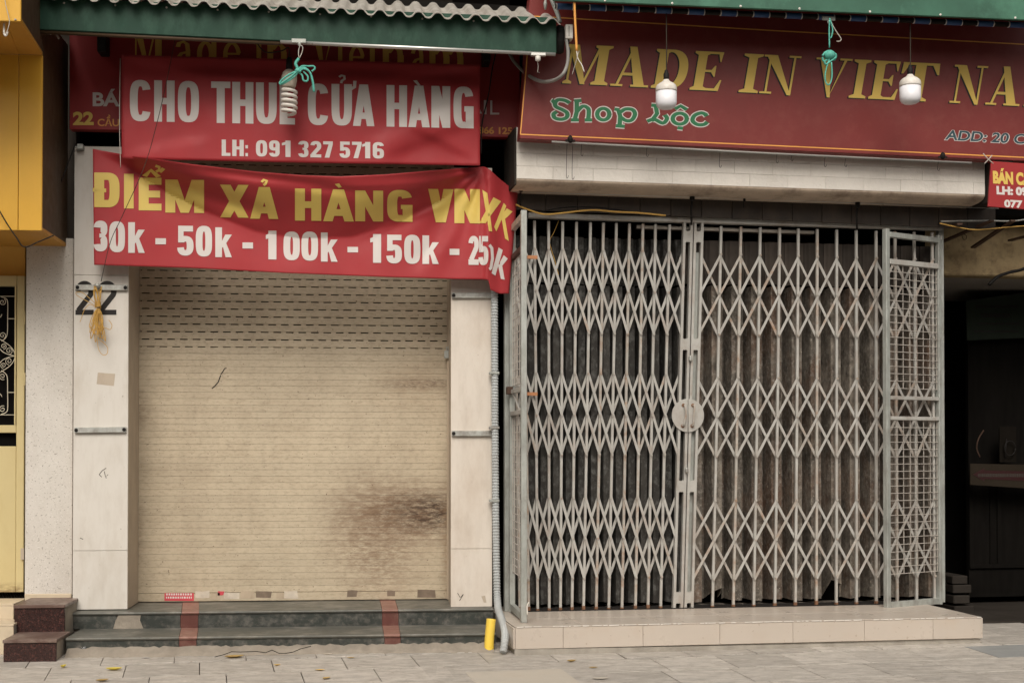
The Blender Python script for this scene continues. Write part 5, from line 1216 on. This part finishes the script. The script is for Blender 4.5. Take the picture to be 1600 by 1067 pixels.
c = R.p3(798, 609, -.06); q = MB(); q.box(c[0]-.03, c[0]+.01, c[1]-.03, c[1]+.01, c[2]-.03, c[2]+.02); part(t, 'hinge', q, m_stick, bev=.004)
q = MB(); q.tube(smooth([R.p3(824, 960, -.62), R.p3(823.5, 948, -.62), R.p3(825, 942, -.62), R.p3(827, 941, -.62)], 4), .004, 6); part(t, 'drop_bolt', q, m_white, sm=True)
# outer post nearest the conduit
x = R.p3(793, 700, .02)[0]
t = Thing('gate_post', 'pale galvanised post at the left end of the lattice gate', 'post', R, (x, .02, zP))
q = MB(); q.box(x-.022, x+.02, .005, .05, zG, R.p3(793, 352, .02)[2]); part(t, 'box_section', q, m_galv, bev=.003)

# ---- transom boards, ledge, wires
TR = Thing('transom', 'row of dark brown boards between the gate head and the white ledge', 'panel', R, gp(1150, 345, .06))
TY = -.07; x0 = gp(803, 320, TY)[0]; x1 = gp(1556, 340, TY)[0]; n = 16
for i in range(n):
    a = x0+(x1-x0)*i/n; b = x0+(x1-x0)*(i+1)/n; q = MB()
    za = gp(803, 327, TY)[2]+(gp(1540, 359, TY)[2]-gp(803, 327, TY)[2])*(i/n); zc = gp(1100, 262, TY)[2]
    q.box(a+.0015, b-.0015, TY+random.uniform(0, .003), TY+.02, za, zc); part(TR, 'board', q, m_transom, bev=.002)
LY = -.33
LG = Thing('ledge', 'white rustic-tiled ledge projecting above the lattice gate', 'ledge', R, R.p3(1170, 290, LY))
la, lb = R.p3(807, 279, LY), R.p3(1539, 304.5, LY); lz0 = la[2]; ldz = (lb[2]-la[2])/(lb[0]-la[0])
ltop = R.p3(807, 216, LY)[2]; rowh = (R.p3(807, 219, LY)[2]-la[2])/3.0
tw = R.p3(900, 250, LY)[0]-R.p3(837, 250, LY)[0]
for r_ in range(4):
    z0 = la[2]+r_*rowh; x = la[0]-(tw*.5 if r_ % 2 else tw*.1)
    while x < lb[0]:
        a, b = max(x, la[0]), min(x+tw, lb[0])
        if b-a > .01:
            q = MB(); e = .0009; fy = LY+random.uniform(-.0008, .0008); s1, s2 = ldz*(a-la[0]), ldz*(b-la[0])
            q.hexa([(a+e, fy, z0+s1+e), (b-e, fy, z0+s2+e), (b-e, fy, z0+rowh+s2-e), (a+e, fy, z0+rowh+s1-e), (a+e, LY+.012, z0+s1+e), (b-e, LY+.012, z0+s2+e), (b-e, LY+.012, z0+rowh+s2-e), (a+e, LY+.012, z0+rowh+s1-e)])
            part(LG, 'tile', q, m_ledge)
        x += tw
s2 = ldz*(lb[0]-la[0])
q = MB(); q.hexa([(la[0]+.003, LY+.008, la[2]+.002), (lb[0]-.003, LY+.008, lb[2]+.002), (lb[0]-.003, LY+.008, lb[2]+4*rowh), (la[0]+.003, LY+.008, la[2]+4*rowh), (la[0]+.003, .059, la[2]+.002), (lb[0]-.003, .059, lb[2]+.002), (lb[0]-.003, .059, lb[2]+4*rowh), (la[0]+.003, .059, la[2]+4*rowh)]); part(LG, 'beam', q, m_ledgeg)
q = MB(); q.box(la[0]-.012, la[0]+.0005, LY+.001, .058, la[2]-.04, la[2]+4*rowh); part(LG, 'stained_end', q, m_wall, bev=.003)
# rounded render moulding below the tiles
n_ = 6; q = MB(); prof = [(LY+.001, .0), (LY+.006, -.012), (LY+.02, -.024), (LY+.045, -.034), (LY+.09, -.041), (LY+.16, -.045), (.058, -.047), (.058, 0)]
vv = []
for (yy_, zz_) in prof: vv.append((la[0]-.001, yy_, la[2]+zz_+.001))
for (yy_, zz_) in prof: vv.append((lb[0]+.001, yy_, lb[2]+zz_+.001))
m2 = len(prof); q.add(vv, [(i, (i+1) % m2, (i+1) % m2+m2, i+m2) for i in range(m2)]+[tuple(range(m2)), tuple(range(2*m2-1, m2-1, -1))]); part(LG, 'soffit_render', q, m_soffit)
# thin steel rod slung under the ledge
rd = Thing('hanging_rod', 'thin bright steel rod slung below the white ledge', 'rod', R, R.p3(1170, 312, -.14))
q = MB(); q.tube([R.p3(806, 300, -.14), R.p3(1180, 311, -.13), R.p3(1560, 326, -.14)], .0042, 6); part(rd, 'rod_wire', q, m_alu, sm=True)
for X, Y0, Y1, label in ((1081.5, 305, 352, 0), (1340, 316, 358, 0), (814, 291, 322, 0), (1163, 309, 325, 0)):
    t = Thing('hanger', {1081.5: 'black hanger bolt over the middle of the gate', 1340: 'black hanger bolt over the right leaf of the gate', 814: 'dark hanger bolt at the left end of the steel rod', 1163: 'tiny dark hanger beside the middle hanger bolt'}[X], 'hanger', R, R.p3(X, Y1, -.13), group='hangers holding the rod under the ledge')
    s_ = 1 if X != 1163 else .5
    q = MB(); q.lathe(R.p3(X, Y0+4, -.15), [(.006*s_, .022*s_), (.017*s_, .014*s_), (.017*s_, -.014*s_), (.007*s_, -.022*s_)], 10); part(t, 'clamp', q, m_black, sm=True)
    q = MB(); q.tube([R.p3(X, Y0+4, -.14), R.p3(X-1.5, (Y0+Y1)/2, -.13), R.p3(X-1, Y1, -.12)], .007*s_, 8); part(t, 'rod_drop', q, m_black, sm=True)
wires('cable', 'yellow cable lying along the top of the gate head rail', [(806, 320), (826, 328), (850, 335), (880, 333), (905, 330), (930, 328.5), (960, 331), (1000, 333), (1040, 337)], -.12, .006, m_string, 'cable', 6, R)
wires('cable', 'black cable arching behind the yellow one over the gate head', [(812, 322), (840, 331), (870, 326), (900, 323.5), (940, 325), (985, 331)], -.11, .005, m_black, 'cable', 6, R)
wires('cable', 'thin orange wire dangling behind the left bars near the top of the gate', [(873, 345), (866, 362), (859, 376), (861, 388), (867, 408), (873, 430)], .03, .0025, m_string, 'wire', 6, R)

# ================================================================== BIG SIGN
BSY = -.46
def bs(X, Y): return R.p3(X, Y, BSY)
t = Thing('sign_board', 'large maroon sign board lettered MADE IN VIET NAM and Shop Lộc', 'sign', R, bs(1200, 245))
q = MB(); q.prism([(lambda p_: (p_[0], p_[2]))(bs(a, b)) for a, b in ((812, 217), (1720, 257.5), (1720, 40), (828, -6))], BSY, BSY+.10); part(t, 'panel', q, m_redB, bev=.004)
bl_ = [rib([(823.5, 88), (822, 110), (813.5, 206), (813, 210)], .9, .9), rib([(813, 210.2), (1200, 227.5), (1720, 252)], .9, .9), rib([(834, 26), (1200, 48), (1720, 76.5)], .9, .9), rib([(833, 26), (823.5, 88)], .9, .9)]
for b__ in bl_: letters(t, 'border_line', [b__], bs, m_orl, .001)
MI = [('M', 876, 950), ('A', 953, 1012), ('D', 1016.5, 1070), ('E', 1077, 1124), ('I', 1153, 1184), ('N', 1187, 1241), ('V', 1266, 1322), ('I', 1325, 1352), ('E', 1356, 1400), ('T', 1401, 1460), ('N', 1484, 1533), ('A', 1539, 1592), ('M', 1597, 1665)]
lay, lay2 = [], []
for ch, a, b in MI:
    yb = 130.5+(a-876)*.0508-(a-876)**2*1.0e-6; h_ = 61-(a-876)*.003
    lay.append(place(serif(ch), a, b, yb, h_, .048, .17))
    lay2.append(place(serif(ch), a-2.2, b-2.2, yb+1.5, h_, .048, .17))
letterset(t, lay2, bs, m_blk, .0008, .00008, None, 'letter_shadow')
letterset(t, lay, bs, m_gold, .0018, .00012)
# Shop Loc, decorated roman with a pale outline
def shop():
    A_ = []
    A_.append([(894, 163), (885, 159), (872, 158), (866, 163), (868, 169), (880, 172), (889, 177), (888, 184), (878, 187), (866, 185), (863, 179), (869, 175)])
    A_.append([(865, 158), (862, 160), (866, 164)])
    A_.append([(903, 160), (903, 175), (900, 187)]); A_.append([(899, 160), (910, 159)])
    A_.append([(903, 175), (912, 168), (920, 170), (921, 178), (920, 188)]); A_.append([(894, 188), (906, 188)]); A_.append([(915, 188), (926, 188)])
    A_.append([(938+9*math.cos(k*PI/8), 179+9*math.sin(k*PI/8)) for k in range(17)])
    A_.append([(964, 172), (967, 182), (966, 196)]); A_.append([(960, 197), (974, 198)]); A_.append([(958, 171), (965, 172)])
    A_.append([(967, 176), (975, 171), (986, 172), (990, 179), (985, 188), (976, 189), (968, 184)])
    A_.append([(1024, 165), (1026, 178), (1018, 190)]); A_.append([(1018, 165), (1032, 166)]); A_.append([(1012, 190), (1022, 187), (1034, 193), (1040, 186), (1037, 180)])
    A_.append([(1059+9*math.cos(k*PI/8), 186+8.5*math.sin(k*PI/8)) for k in range(17)])
    A_.append([(1053, 171), (1060, 166), (1068, 172)]); A_.append([(1056, 200), (1063, 201)])
    A_.append([(1104, 180), (1096, 177), (1086, 181), (1083, 189), (1090, 195), (1100, 195), (1105, 191)]); A_.append([(1101, 178), (1104, 182)])
    return A_
import operator
g_, wht = [], []
def rex(p):
    segs = ((850, 898, 861, 893), (898, 928, 894, 928), (928, 953, 930, 955), (953, 993, 957, 995), (1005, 1045, 1008, 1045), (1045, 1072, 1048, 1076), (1076, 1112, 1079, 1108))
    cx = sum(a for a, b in p)/len(p)
    for a, b, c, d in segs:
        if a <= cx < b: 
            lo, hi = {850: (862, 894), 898: (899, 926), 928: (929, 947), 953: (958, 990), 1005: (1012, 1040), 1045: (1050, 1068), 1076: (1083, 1105)}[a]
            return [(c+3+(x-lo)*(d-c-6)/(hi-lo), y+(-1.5 if y < 170 and x < 1000 else 0)) for x, y in p]
    return p
for p_ in [rex(p) for p in shop()]:
    pp = [(v.x, v.y) for v in smooth([(a, b, 0) for a, b in p_], 4)] if len(p_) > 3 else p_
    g_.append(rib(pp, 3.5, 2.5)); 
    e0 = (pp[0][0]-(pp[1][0]-pp[0][0])*.3, pp[0][1]-(pp[1][1]-pp[0][1])*.3)
    wht.append(rib(pp, 5.0, 4.0))
def bylet(gs):
    d = {}
    for g in gs:
        cx = g[0][0][0]; k = sum(cx > e for e in (894, 929, 956, 1000, 1046, 1077)); d.setdefault(k, []).append(g)
    return [d[k] for k in sorted(d)]
letterset(t, bylet(wht), bs, m_wht1, .0008, .0001, None, 'letter_outline')
letterset(t, bylet(g_), bs, m_grn, .0020, .0001)
letterset(t, font_layers('ADD: 20 CẦU GỖ', .055, 1474.5, 1686, 219.5, 17.5, .055, .22), bs, m_wht1, .0008, .0001)
letterset(t, font_layers('ADD: 20 CẦU GỖ', .022, 1476, 1684.5, 218.6, 16.2, .055, .22), bs, m_teal, .0016, .0001)
# conduit rod along its foot with little hooks
rd = Thing('sign_rail', 'thin grey rail with little wire hooks along the foot of the maroon sign', 'rail', R, R.p3(1200, 240, -.50))
q = MB(); q.tube([R.p3(862, 222, -.50), R.p3(1200, 240, -.50), R.p3(1518, 255, -.50)], .007, 8); part(rd, 'rail_tube', q, m_grey, sm=True)
for X, Y0, Y1 in ((886, 224, 277), (895, 224, 279), (909, 225, 243), (1011, 230, 244), (1125, 237, 261), (1214, 241, 254), (1237, 244, 251), (1289, 246, 260), (1321, 248, 260), (1466, 253, 266)):
    q = MB(); q.tube(smooth([R.p3(X, Y0, -.51), R.p3(X-.8, (Y0+Y1)/2, -.51), R.p3(X-1, Y1-1, -.51), R.p3(X+1, Y1+1, -.51), R.p3(X+2.2, Y1-2.5, -.51)], 4), .0016, 5); part(rd, 'wire_hook', q, m_wire, sm=True)
for X, Y in ((891, 218), (1473, 244)):
    q = MB(); c = R.p3(X, Y, -.51); q.lathe(c, [(.004, .025), (.014, .014), (.018, 0), (.014, -.014), (.005, -.022)], 10); q.box(c[0]-.03, c[0]+.03, c[1]-.004, c[1]+.004, c[2]-.012, c[2]-.002); part(rd, 'clip', q, m_black)
# small sign at far right
SS = -.95
def ss(X, Y): return R.p3(X, Y, SS)
t = Thing('small_sign', 'small red sign with yellow and white lettering hanging right of the white ledge', 'sign', R, ss(1600, 330))
q = MB(); q.prism([(lambda p_: (p_[0], p_[2]))(ss(a, b)) for a, b in ((1544, 323), (1690, 334), (1690, 262), (1549, 252))], SS, SS+.015); part(t, 'panel', q, m_redS, bev=.002)
letterset(t, font_layers('BÁN CẢ', .06, 1551.5, 1611, 287, 21, .06, -.03), ss, m_gold)
letterset(t, font_layers('LH: 091', .06, 1557, 1612, 304, 14, .05, -.03) + font_layers('077 8', .05, 1569, 1611, 324, 12.5, .05, -.03), ss, m_wht1)
q = MB(); q.tube(smooth([ss(1536, 240), ss(1543, 248), ss(1552, 256)], 4), .003, 6); q.tube(smooth([ss(1550, 243), ss(1544, 250), ss(1538, 256)], 4), .003, 6); part(t, 'hanging_wire', q, m_wirel, sm=True)
c = R.p3(1542, 275, -.3); q = MB(); q.box(c[0]-.02, c[0]+.10, -.45, .05, R.p3(1540, 318, -.3)[2], R.p3(1540, 238, -.3)[2]); single('beam_end', 'dark beam end beside the small red sign', 'beam', R, c, q, m_wall)

# ================================================================== RIGHT AWNING
RY = -.92
def ra(X, Y): return R.p3(X, Y, RY)
t = Thing('awning', 'bright green tarpaulin awning above the maroon sign', 'awning', R, ra(1250, 15))
q = MB(); a, b = ra(864, 1), ra(1720, 37); q.hexa([(a[0], RY, a[2]), (b[0], RY, b[2]), (b[0], RY, b[2]+.4), (a[0], RY, a[2]+.4), (a[0], RY+.02, a[2]), (b[0], RY+.02, b[2]), (b[0], RY+.02, b[2]+.4), (a[0], RY+.02, a[2]+.4)]); part(t, 'valance', q, m_tarp, bev=.004)
q = MB(); q.hexa([(a[0], RY+.021, a[2]+.30), (b[0], RY+.021, b[2]+.30), (b[0], RY+.021, b[2]+.33), (a[0], RY+.021, a[2]+.33), (a[0], .1, a[2]+.5), (b[0], .1, b[2]+.5), (b[0], .1, b[2]+.53), (a[0], .1, a[2]+.53)]); part(t, 'roof_sheet', q, m_darkwall)
for X in [945, 1050, 1157, 1249, 1359, 1469, 1586]:
    c = ra(X, -2+(X-864)*.0425); q = MB(); q.lathe((0, 0, 0), [(.001, .006), (.007, .003), (.007, 0)], 8); q.v = [(c[0]+v[0], RY-.001-v[2], c[2]+v[1]) for v in q.v]; part(t, 'screw', q, m_white)
t = Thing('roller_tube', 'dark roller tube wrapped in blue bands under the green tarpaulin', 'roller', R, R.p3(1250, 30, RY+.12))
yy = RY+.10; tp = lambda X: R.p3(X, 10.3+(X-868)*.0405-(X-1250)*0, yy)
X = 868.0; p_ = tp(868); e_ = tp(1700)
q = MB(); q.tube([p_, e_], .0155, 14); part(t, 'core_tube', q, m_black, sm=True)
X = 869.5
while X < 1690:
    q = MB(); q.tube([tp(X), tp(X+25)], .018, 14); wr = part(t, 'blue_band', q, m_blue, sm=True)
    for XX in (X, X+25):
        q = MB(); q.tube([tp(XX-.7), tp(XX+.7)], .0186, 14); part(t, 'white_ring', q, m_wht1, parent=wr, sm=True)
    X += 51.6-(X-869)*.0035
# the tied turquoise knot on the roller
t = hookset(R, 'eye_hook', 'galvanised plate hooked over the blue-banded roller tube', 1294, 30, RY+.07)
q = MB(); q.tube(smooth([R.p3(a, b, RY+.03) for a, b in ((1297, 31), (1302, 42), (1308, 52), (1314, 61), (1312, 65), (1307, 65))], 5), .003, 6); part(t, 'wire_link', q, m_wirel, sm=True)
t = Thing('cord_knot', 'turquoise cord knotted and looped in front of the letter V', 'cord', R, R.p3(1295, 90, RY+.02))
q = MB()
for i, pts in enumerate(([(1296, 29), (1299, 38), (1301, 48), (1299, 58), (1297, 60)], [(1296, 32), (1295.5, 50), (1296, 75)], [(1296, 92), (1291, 108), (1289, 122), (1292, 132), (1297, 131), (1300, 118), (1299, 98)], [(1300, 82), (1306, 86), (1304, 94), (1296, 93), (1287, 96), (1285, 90)], [(1285, 88), (1290, 82), (1298, 80), (1305, 86), (1303, 92), (1292, 90)], [(1288, 95), (1290, 101), (1298, 96), (1306, 90)])):
    q.tube(smooth([R.p3(a, b, RY+.02-.006*(i % 3)) for a, b in pts], 5), .0062 if i > 2 else .0045, 7)
part(t, 'strands', q, m_teals, sm=True)
q = MB(); q.lathe(R.p3(1296, 87, RY+.02), [(.008, .03), (.03, .016), (.036, 0), (.028, -.018), (.008, -.03)], 12); part(t, 'knot', q, m_teals, sm=True)
# stray wires on the big sign
wires('cable', 'thin black wire hanging from the roller tube past the first bulb top', [(905, 80), (899, 100), (894, 117)], -1.0, .0016, m_wirel, 'wire', 5, R)

# ================================================================== RIGHT ALCOVE
al = Thing('alcove', 'dark passage right of the gate under a stained cream beam', 'passage', R, R.p3(1560, 950, .6))
xA = R.p3(1478, 700, .12)[0]
bz0, bz1 = R.p3(1530, 431, .35)[2], R.p3(1530, 352, .35)[2]
q = MB(); q.box(xA-.3, xA+3.2, .35, .5, bz0, bz1); part(al, 'beam', q, m_beam, bev=.01)
q = MB(); q.box(xA-.3, xA+3.2, .501, 2.3, bz0+.002, bz0+.12); part(al, 'soffit', q, m_concrete)
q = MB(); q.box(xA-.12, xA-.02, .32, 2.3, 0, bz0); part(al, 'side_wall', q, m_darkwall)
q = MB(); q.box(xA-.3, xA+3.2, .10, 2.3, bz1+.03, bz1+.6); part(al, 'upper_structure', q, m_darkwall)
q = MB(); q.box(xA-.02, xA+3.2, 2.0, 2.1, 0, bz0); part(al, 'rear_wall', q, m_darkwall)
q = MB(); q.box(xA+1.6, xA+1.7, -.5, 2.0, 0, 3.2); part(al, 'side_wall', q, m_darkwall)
random.seed(5)
for (X0, Y0, X1, Y1) in ((1550, 345, 1472, 378), (1583, 345, 1520, 387), (1640, 360, 1578, 376), (1500, 350, 1470, 356)):
    c = R.p3(X0, Y0, -.1); q = MB(); q.bar(R.p3(X0, Y0, -.20), R.p3(X1, Y1, .30), .035, .012, (0, 0, 1)); single('steel_angle', {1550: 'brown steel angle slanting over the cream beam, nearest the gate post', 1583: 'longest brown steel angle slanting over the cream beam', 1640: 'brown steel angle at the far right of the cream beam', 1500: 'short dark steel angle right above the gate post'}[X0], 'steel angle', R, c, q, m_stick, group='brown steel angles above the passage')
wires('cable', 'ochre wire sagging over the cream beam', [(1468, 349), (1490, 354), (1520, 359), (1545, 358), (1590, 354), (1640, 352)], -.15, .004, m_string, 'wire', 6, R)
wires('conduit_pipe', 'thin pale pipe above the cream beam', [(1470, 346), (1540, 345), (1590, 345), (1640, 334)], -.12, .006, m_steel, 'pipe', 4, R)
wires('cable', 'black cable bundle hanging at the right of the cream beam', [(1545, 445), (1560, 432), (1580, 425), (1600, 420), (1640, 400)], .2, .012, m_black, 'cable', 6, R)
wires('cable', 'small wire curl against the cream beam', [(1503, 368), (1505, 374), (1509, 374), (1510, 369), (1506, 366)], .33, .002, m_black, 'wire', 5, R)
q = MB(); q.box(xA-.02, xA+3.2, .12, 2.0, .0, .012); part(al, 'floor_shade_slab', q, m_wall)  # dark slab laid over the floor to give it the passage's shade
dd = Thing('wooden_door', 'dark panelled wooden door deep in the passage', 'door', R, R.p3(1570, 940, 1.2))
dxa = R.p3(1513, 700, 1.2)[0]; dz = 2.25
q = MB(); q.box(dxa, dxa+1.3, 1.2, 1.24, .06, dz); part(dd, 'door_leaf', q, m_woodd)
for a, b in ((0, .03), (.17, .20), (.23, .26), (.55, .58)):
    q = MB(); q.box(dxa+a, dxa+b, 1.185, 1.199, .28, 1.0); part(dd, 'moulding', q, m_woodd, bev=.002)
for z0 in (.28, 1.0):
    q = MB(); q.box(dxa, dxa+.6, 1.18, 1.1849, z0, z0+.03); part(dd, 'moulding', q, m_woodd, bev=.002)
nt_ = Thing('notice', 'dim printed notice pinned high in the dark passage', 'notice', R, R.p3(1560, 500, 1.1))
def nn(X, Y): return R.p3(X, Y, 1.1)
q = MB(); q.prism([(lambda p_: (p_[0], p_[2]))(nn(a, b)) for a, b in ((1511, 532), (1640, 526), (1640, 452), (1509, 470))], 1.1, 1.104); part(nt_, 'sheet', q, M('shaded_card', (.035, .045, .035), .8, spec=.05))  # card colour darkened to carry the passage shade
q = MB()
for r_, (ya, w0, w1, h_) in enumerate(((479, 1525, 1590, 4), (493, 1533, 1577, 6), (506, 1527, 1590, 3), (518, 1522, 1592, 3))):
    X = w0
    while X < w1:
        wd = random.uniform(1.5, 4); a = nn(X, ya+h_/2); b = nn(X+wd, ya-h_/2); q.box(a[0], b[0], 1.0985, 1.0995, a[2], b[2]); X += wd+1
part(nt_, 'print', q, m_blk, kind='stuff')
sg = Thing('arrow_sign', 'dim cream board with a red arrow strip low in the passage', 'sign', R, R.p3(1560, 760, 1.0))
def sn(X, Y): return R.p3(X, Y, 1.0)
q = MB(); q.prism([(lambda p_: (p_[0], p_[2]))(sn(a, b)) for a, b in ((1516, 757), (1660, 766), (1660, 727), (1516, 724))], 1.0, 1.012); part(sg, 'board', q, M('shaded_cream_board', (.032, .025, .018), .7, spec=.05))  # cream darkened in its base so the board looks shaded
q = MB(); q.prism([(lambda p_: (p_[0], p_[2]))(sn(a, b)) for a, b in ((1520, 741), (1538, 752), (1538, 748), (1660, 754), (1660, 737), (1538, 735), (1538, 731))], .998, .9995); part(sg, 'red_arrow', q, M('shaded_red', (.03, .005, .005), .6))  # red base darkened with the same passage shade
q = MB(); X = 1528
while X < 1640:
    wd = random.uniform(1, 2.4); a = sn(X, 745); b = sn(X+wd, 739.5); q.box(a[0], b[0], .9965, .9975, a[2], b[2]); X += wd+.9
part(sg, 'print', kind='stuff', mb=q, mat=M('shaded_white', (.05, .042, .035), .6))  # white print darkened along with its board, for shade
vs2 = Thing('wire_stand', 'dim wire hoop stand with a pale board above the arrow sign', 'stand', R, sn(1575, 722))
q = MB(); c = sn(1577, 700)
q.tube([(c[0]+.045*math.cos(k*PI/8), .99, c[2]+.055*math.sin(k*PI/8)) for k in range(17)], .004, 6); q.tube([(c[0]-.04, .99, c[2]-.08), (c[0]-.03, .99, c[2]+.07)], .004, 6); part(vs2, 'wire_hoop', q, m_black, sm=True)
a = sn(1564, 722); b = sn(1590, 666); q = MB(); q.box(a[0], b[0], 1.02, 1.03, a[2], b[2]); part(vs2, 'board', q, M('shaded_board', (.011, .009, .007), .8, spec=.05))  # pale board given a dark base in place of shade
q = MB(); q.tube(smooth([sn(1537, 672), sn(1529, 685), sn(1526, 700), sn(1531, 714)], 5), .005, 6); single('bent_rod', 'bent dim rod left of the wire hoop stand', 'rod', R, sn(1531, 714), q, m_stick, sm=True)
for i, (z0, w_, lab) in enumerate(((0, .22, 'bottom block of the little stack against the passage wall'), (.075, .17, 'second block up of the little stack in the passage'), (.15, .2, 'third block up of the little stack in the passage'), (.215, .16, 'topmost block of the little stack in the passage'))):
    c = R.p3(1482, 930, .75); q = MB(); q.box(c[0]-.02, c[0]+w_*.62, .62+.01*i, .95, z0+.002, z0+.062); single('block', lab, 'block', R, (c[0], .7, z0), q, M('shaded_block', (.035, .03, .026), .85, spec=.05) if i == 0 else m_wall, bev=.006, group='blocks stacked in the passage')  # block colours kept dark to carry the shade of the passage

# ================================================================== SMALL THINGS ON THE GROUND
def leafm(X, Y, sz, rot, mat, label, curl=.3):
    z = 0.0
    for _ in range(3):
        p_ = L.g(X, Y, z); z = gz(p_[0], p_[1])+.003
        z = -.03*max(0, -.9-p_[1])+.003
    q = MB(); n_ = 6; random.seed(int(X))
    for i in range(n_+1):
        f = i/n_; w_ = math.sin(PI*min(1, f*.94+.03))**.8*sz*.28
        for s_ in (-1, 0, 1):
            lx, ly = (f-.5)*sz, s_*w_; zz = z+abs(s_)*w_*curl+.25*curl*sz*(2*f-1)**2
            ca, sa = math.cos(rot), math.sin(rot); q.v.append((p_[0]+lx*ca-ly*sa, p_[1]+lx*sa+ly*ca, zz))
    for i in range(n_):
        for k in (0, 1): a = i*3+k; q.f.append((a, a+3, a+4, a+1))
    o = single('fallen_leaf', label, 'leaf', L, (p_[0], p_[1], z), q, mat, group='leaves fallen on the pavement')
    md = o.modifiers.new('thickness', 'SOLIDIFY'); md.thickness = .0006
for X, Y, s_, r_, mt, lab, cu in ((178, 1046, .085, .1, m_lfy, 'curled yellow leaf in front of the left end of the marble steps', .5), (99, 1042, .05, 1.2, m_lfy, 'small upright yellow leaf at the corner of the granite steps', .9),
    (160, 1063, .07, .5, m_lf, 'brown leaf at the bottom edge in front of the granite steps', .4), (548, 1027, .045, .1, m_lf, 'small dull leaf just before the middle of the marble steps', .2), (500, 1046, .055, .0, m_lf, 'dull tan leaf on the paving below the cracked mortar', .2),
    (510, 1059, .06, .9, m_lf, 'pale orange leaf near the bottom edge below the tan leaf', .3), (893, 1033, .055, .2, m_lf, 'tan curled leaf in front of the left corner of the platform', .6), (927, 1042, .05, .0, m_lf, 'flat tan leaf right of the curled one before the platform', .15),
    (938, 1059, .09, .05, m_cover, 'large pale flat leaf beside the cement access cover', .1), (433, 1039, .04, .3, m_lf, 'tiny brown leaf with a dark shadow under the steps', .6), (512, 1022, .05, .1, m_paper, 'pale papery leaf tight against the mortar', .3), (366, 1027, .11, .3, m_lf, 'broad brown leaf lying in the cracked mortar', .4)):
    leafm(X, Y, s_, r_, mt, lab, cu)
p_ = L.g(131, 1038, -.06); z = -.03*max(0, -.9-p_[1])+.03
q = MB(); q.tube([(p_[0]-.09, p_[1]-.01, z-.004), (p_[0]-.05, p_[1], z), (p_[0]-.01, p_[1]+.004, z+.002), (p_[0]+.015, p_[1]+.005, z+.004)], [.018, .026, .028, .034], 16, cap=False)
o = single('plastic_cup', 'crushed clear plastic cup lying at the corner of the granite steps', 'cup', L, p_, q, m_clear, sm=True); md = o.modifiers.new('thickness', 'SOLIDIFY'); md.thickness = .001
q = MB(); a = L.g(815, 996, zP);
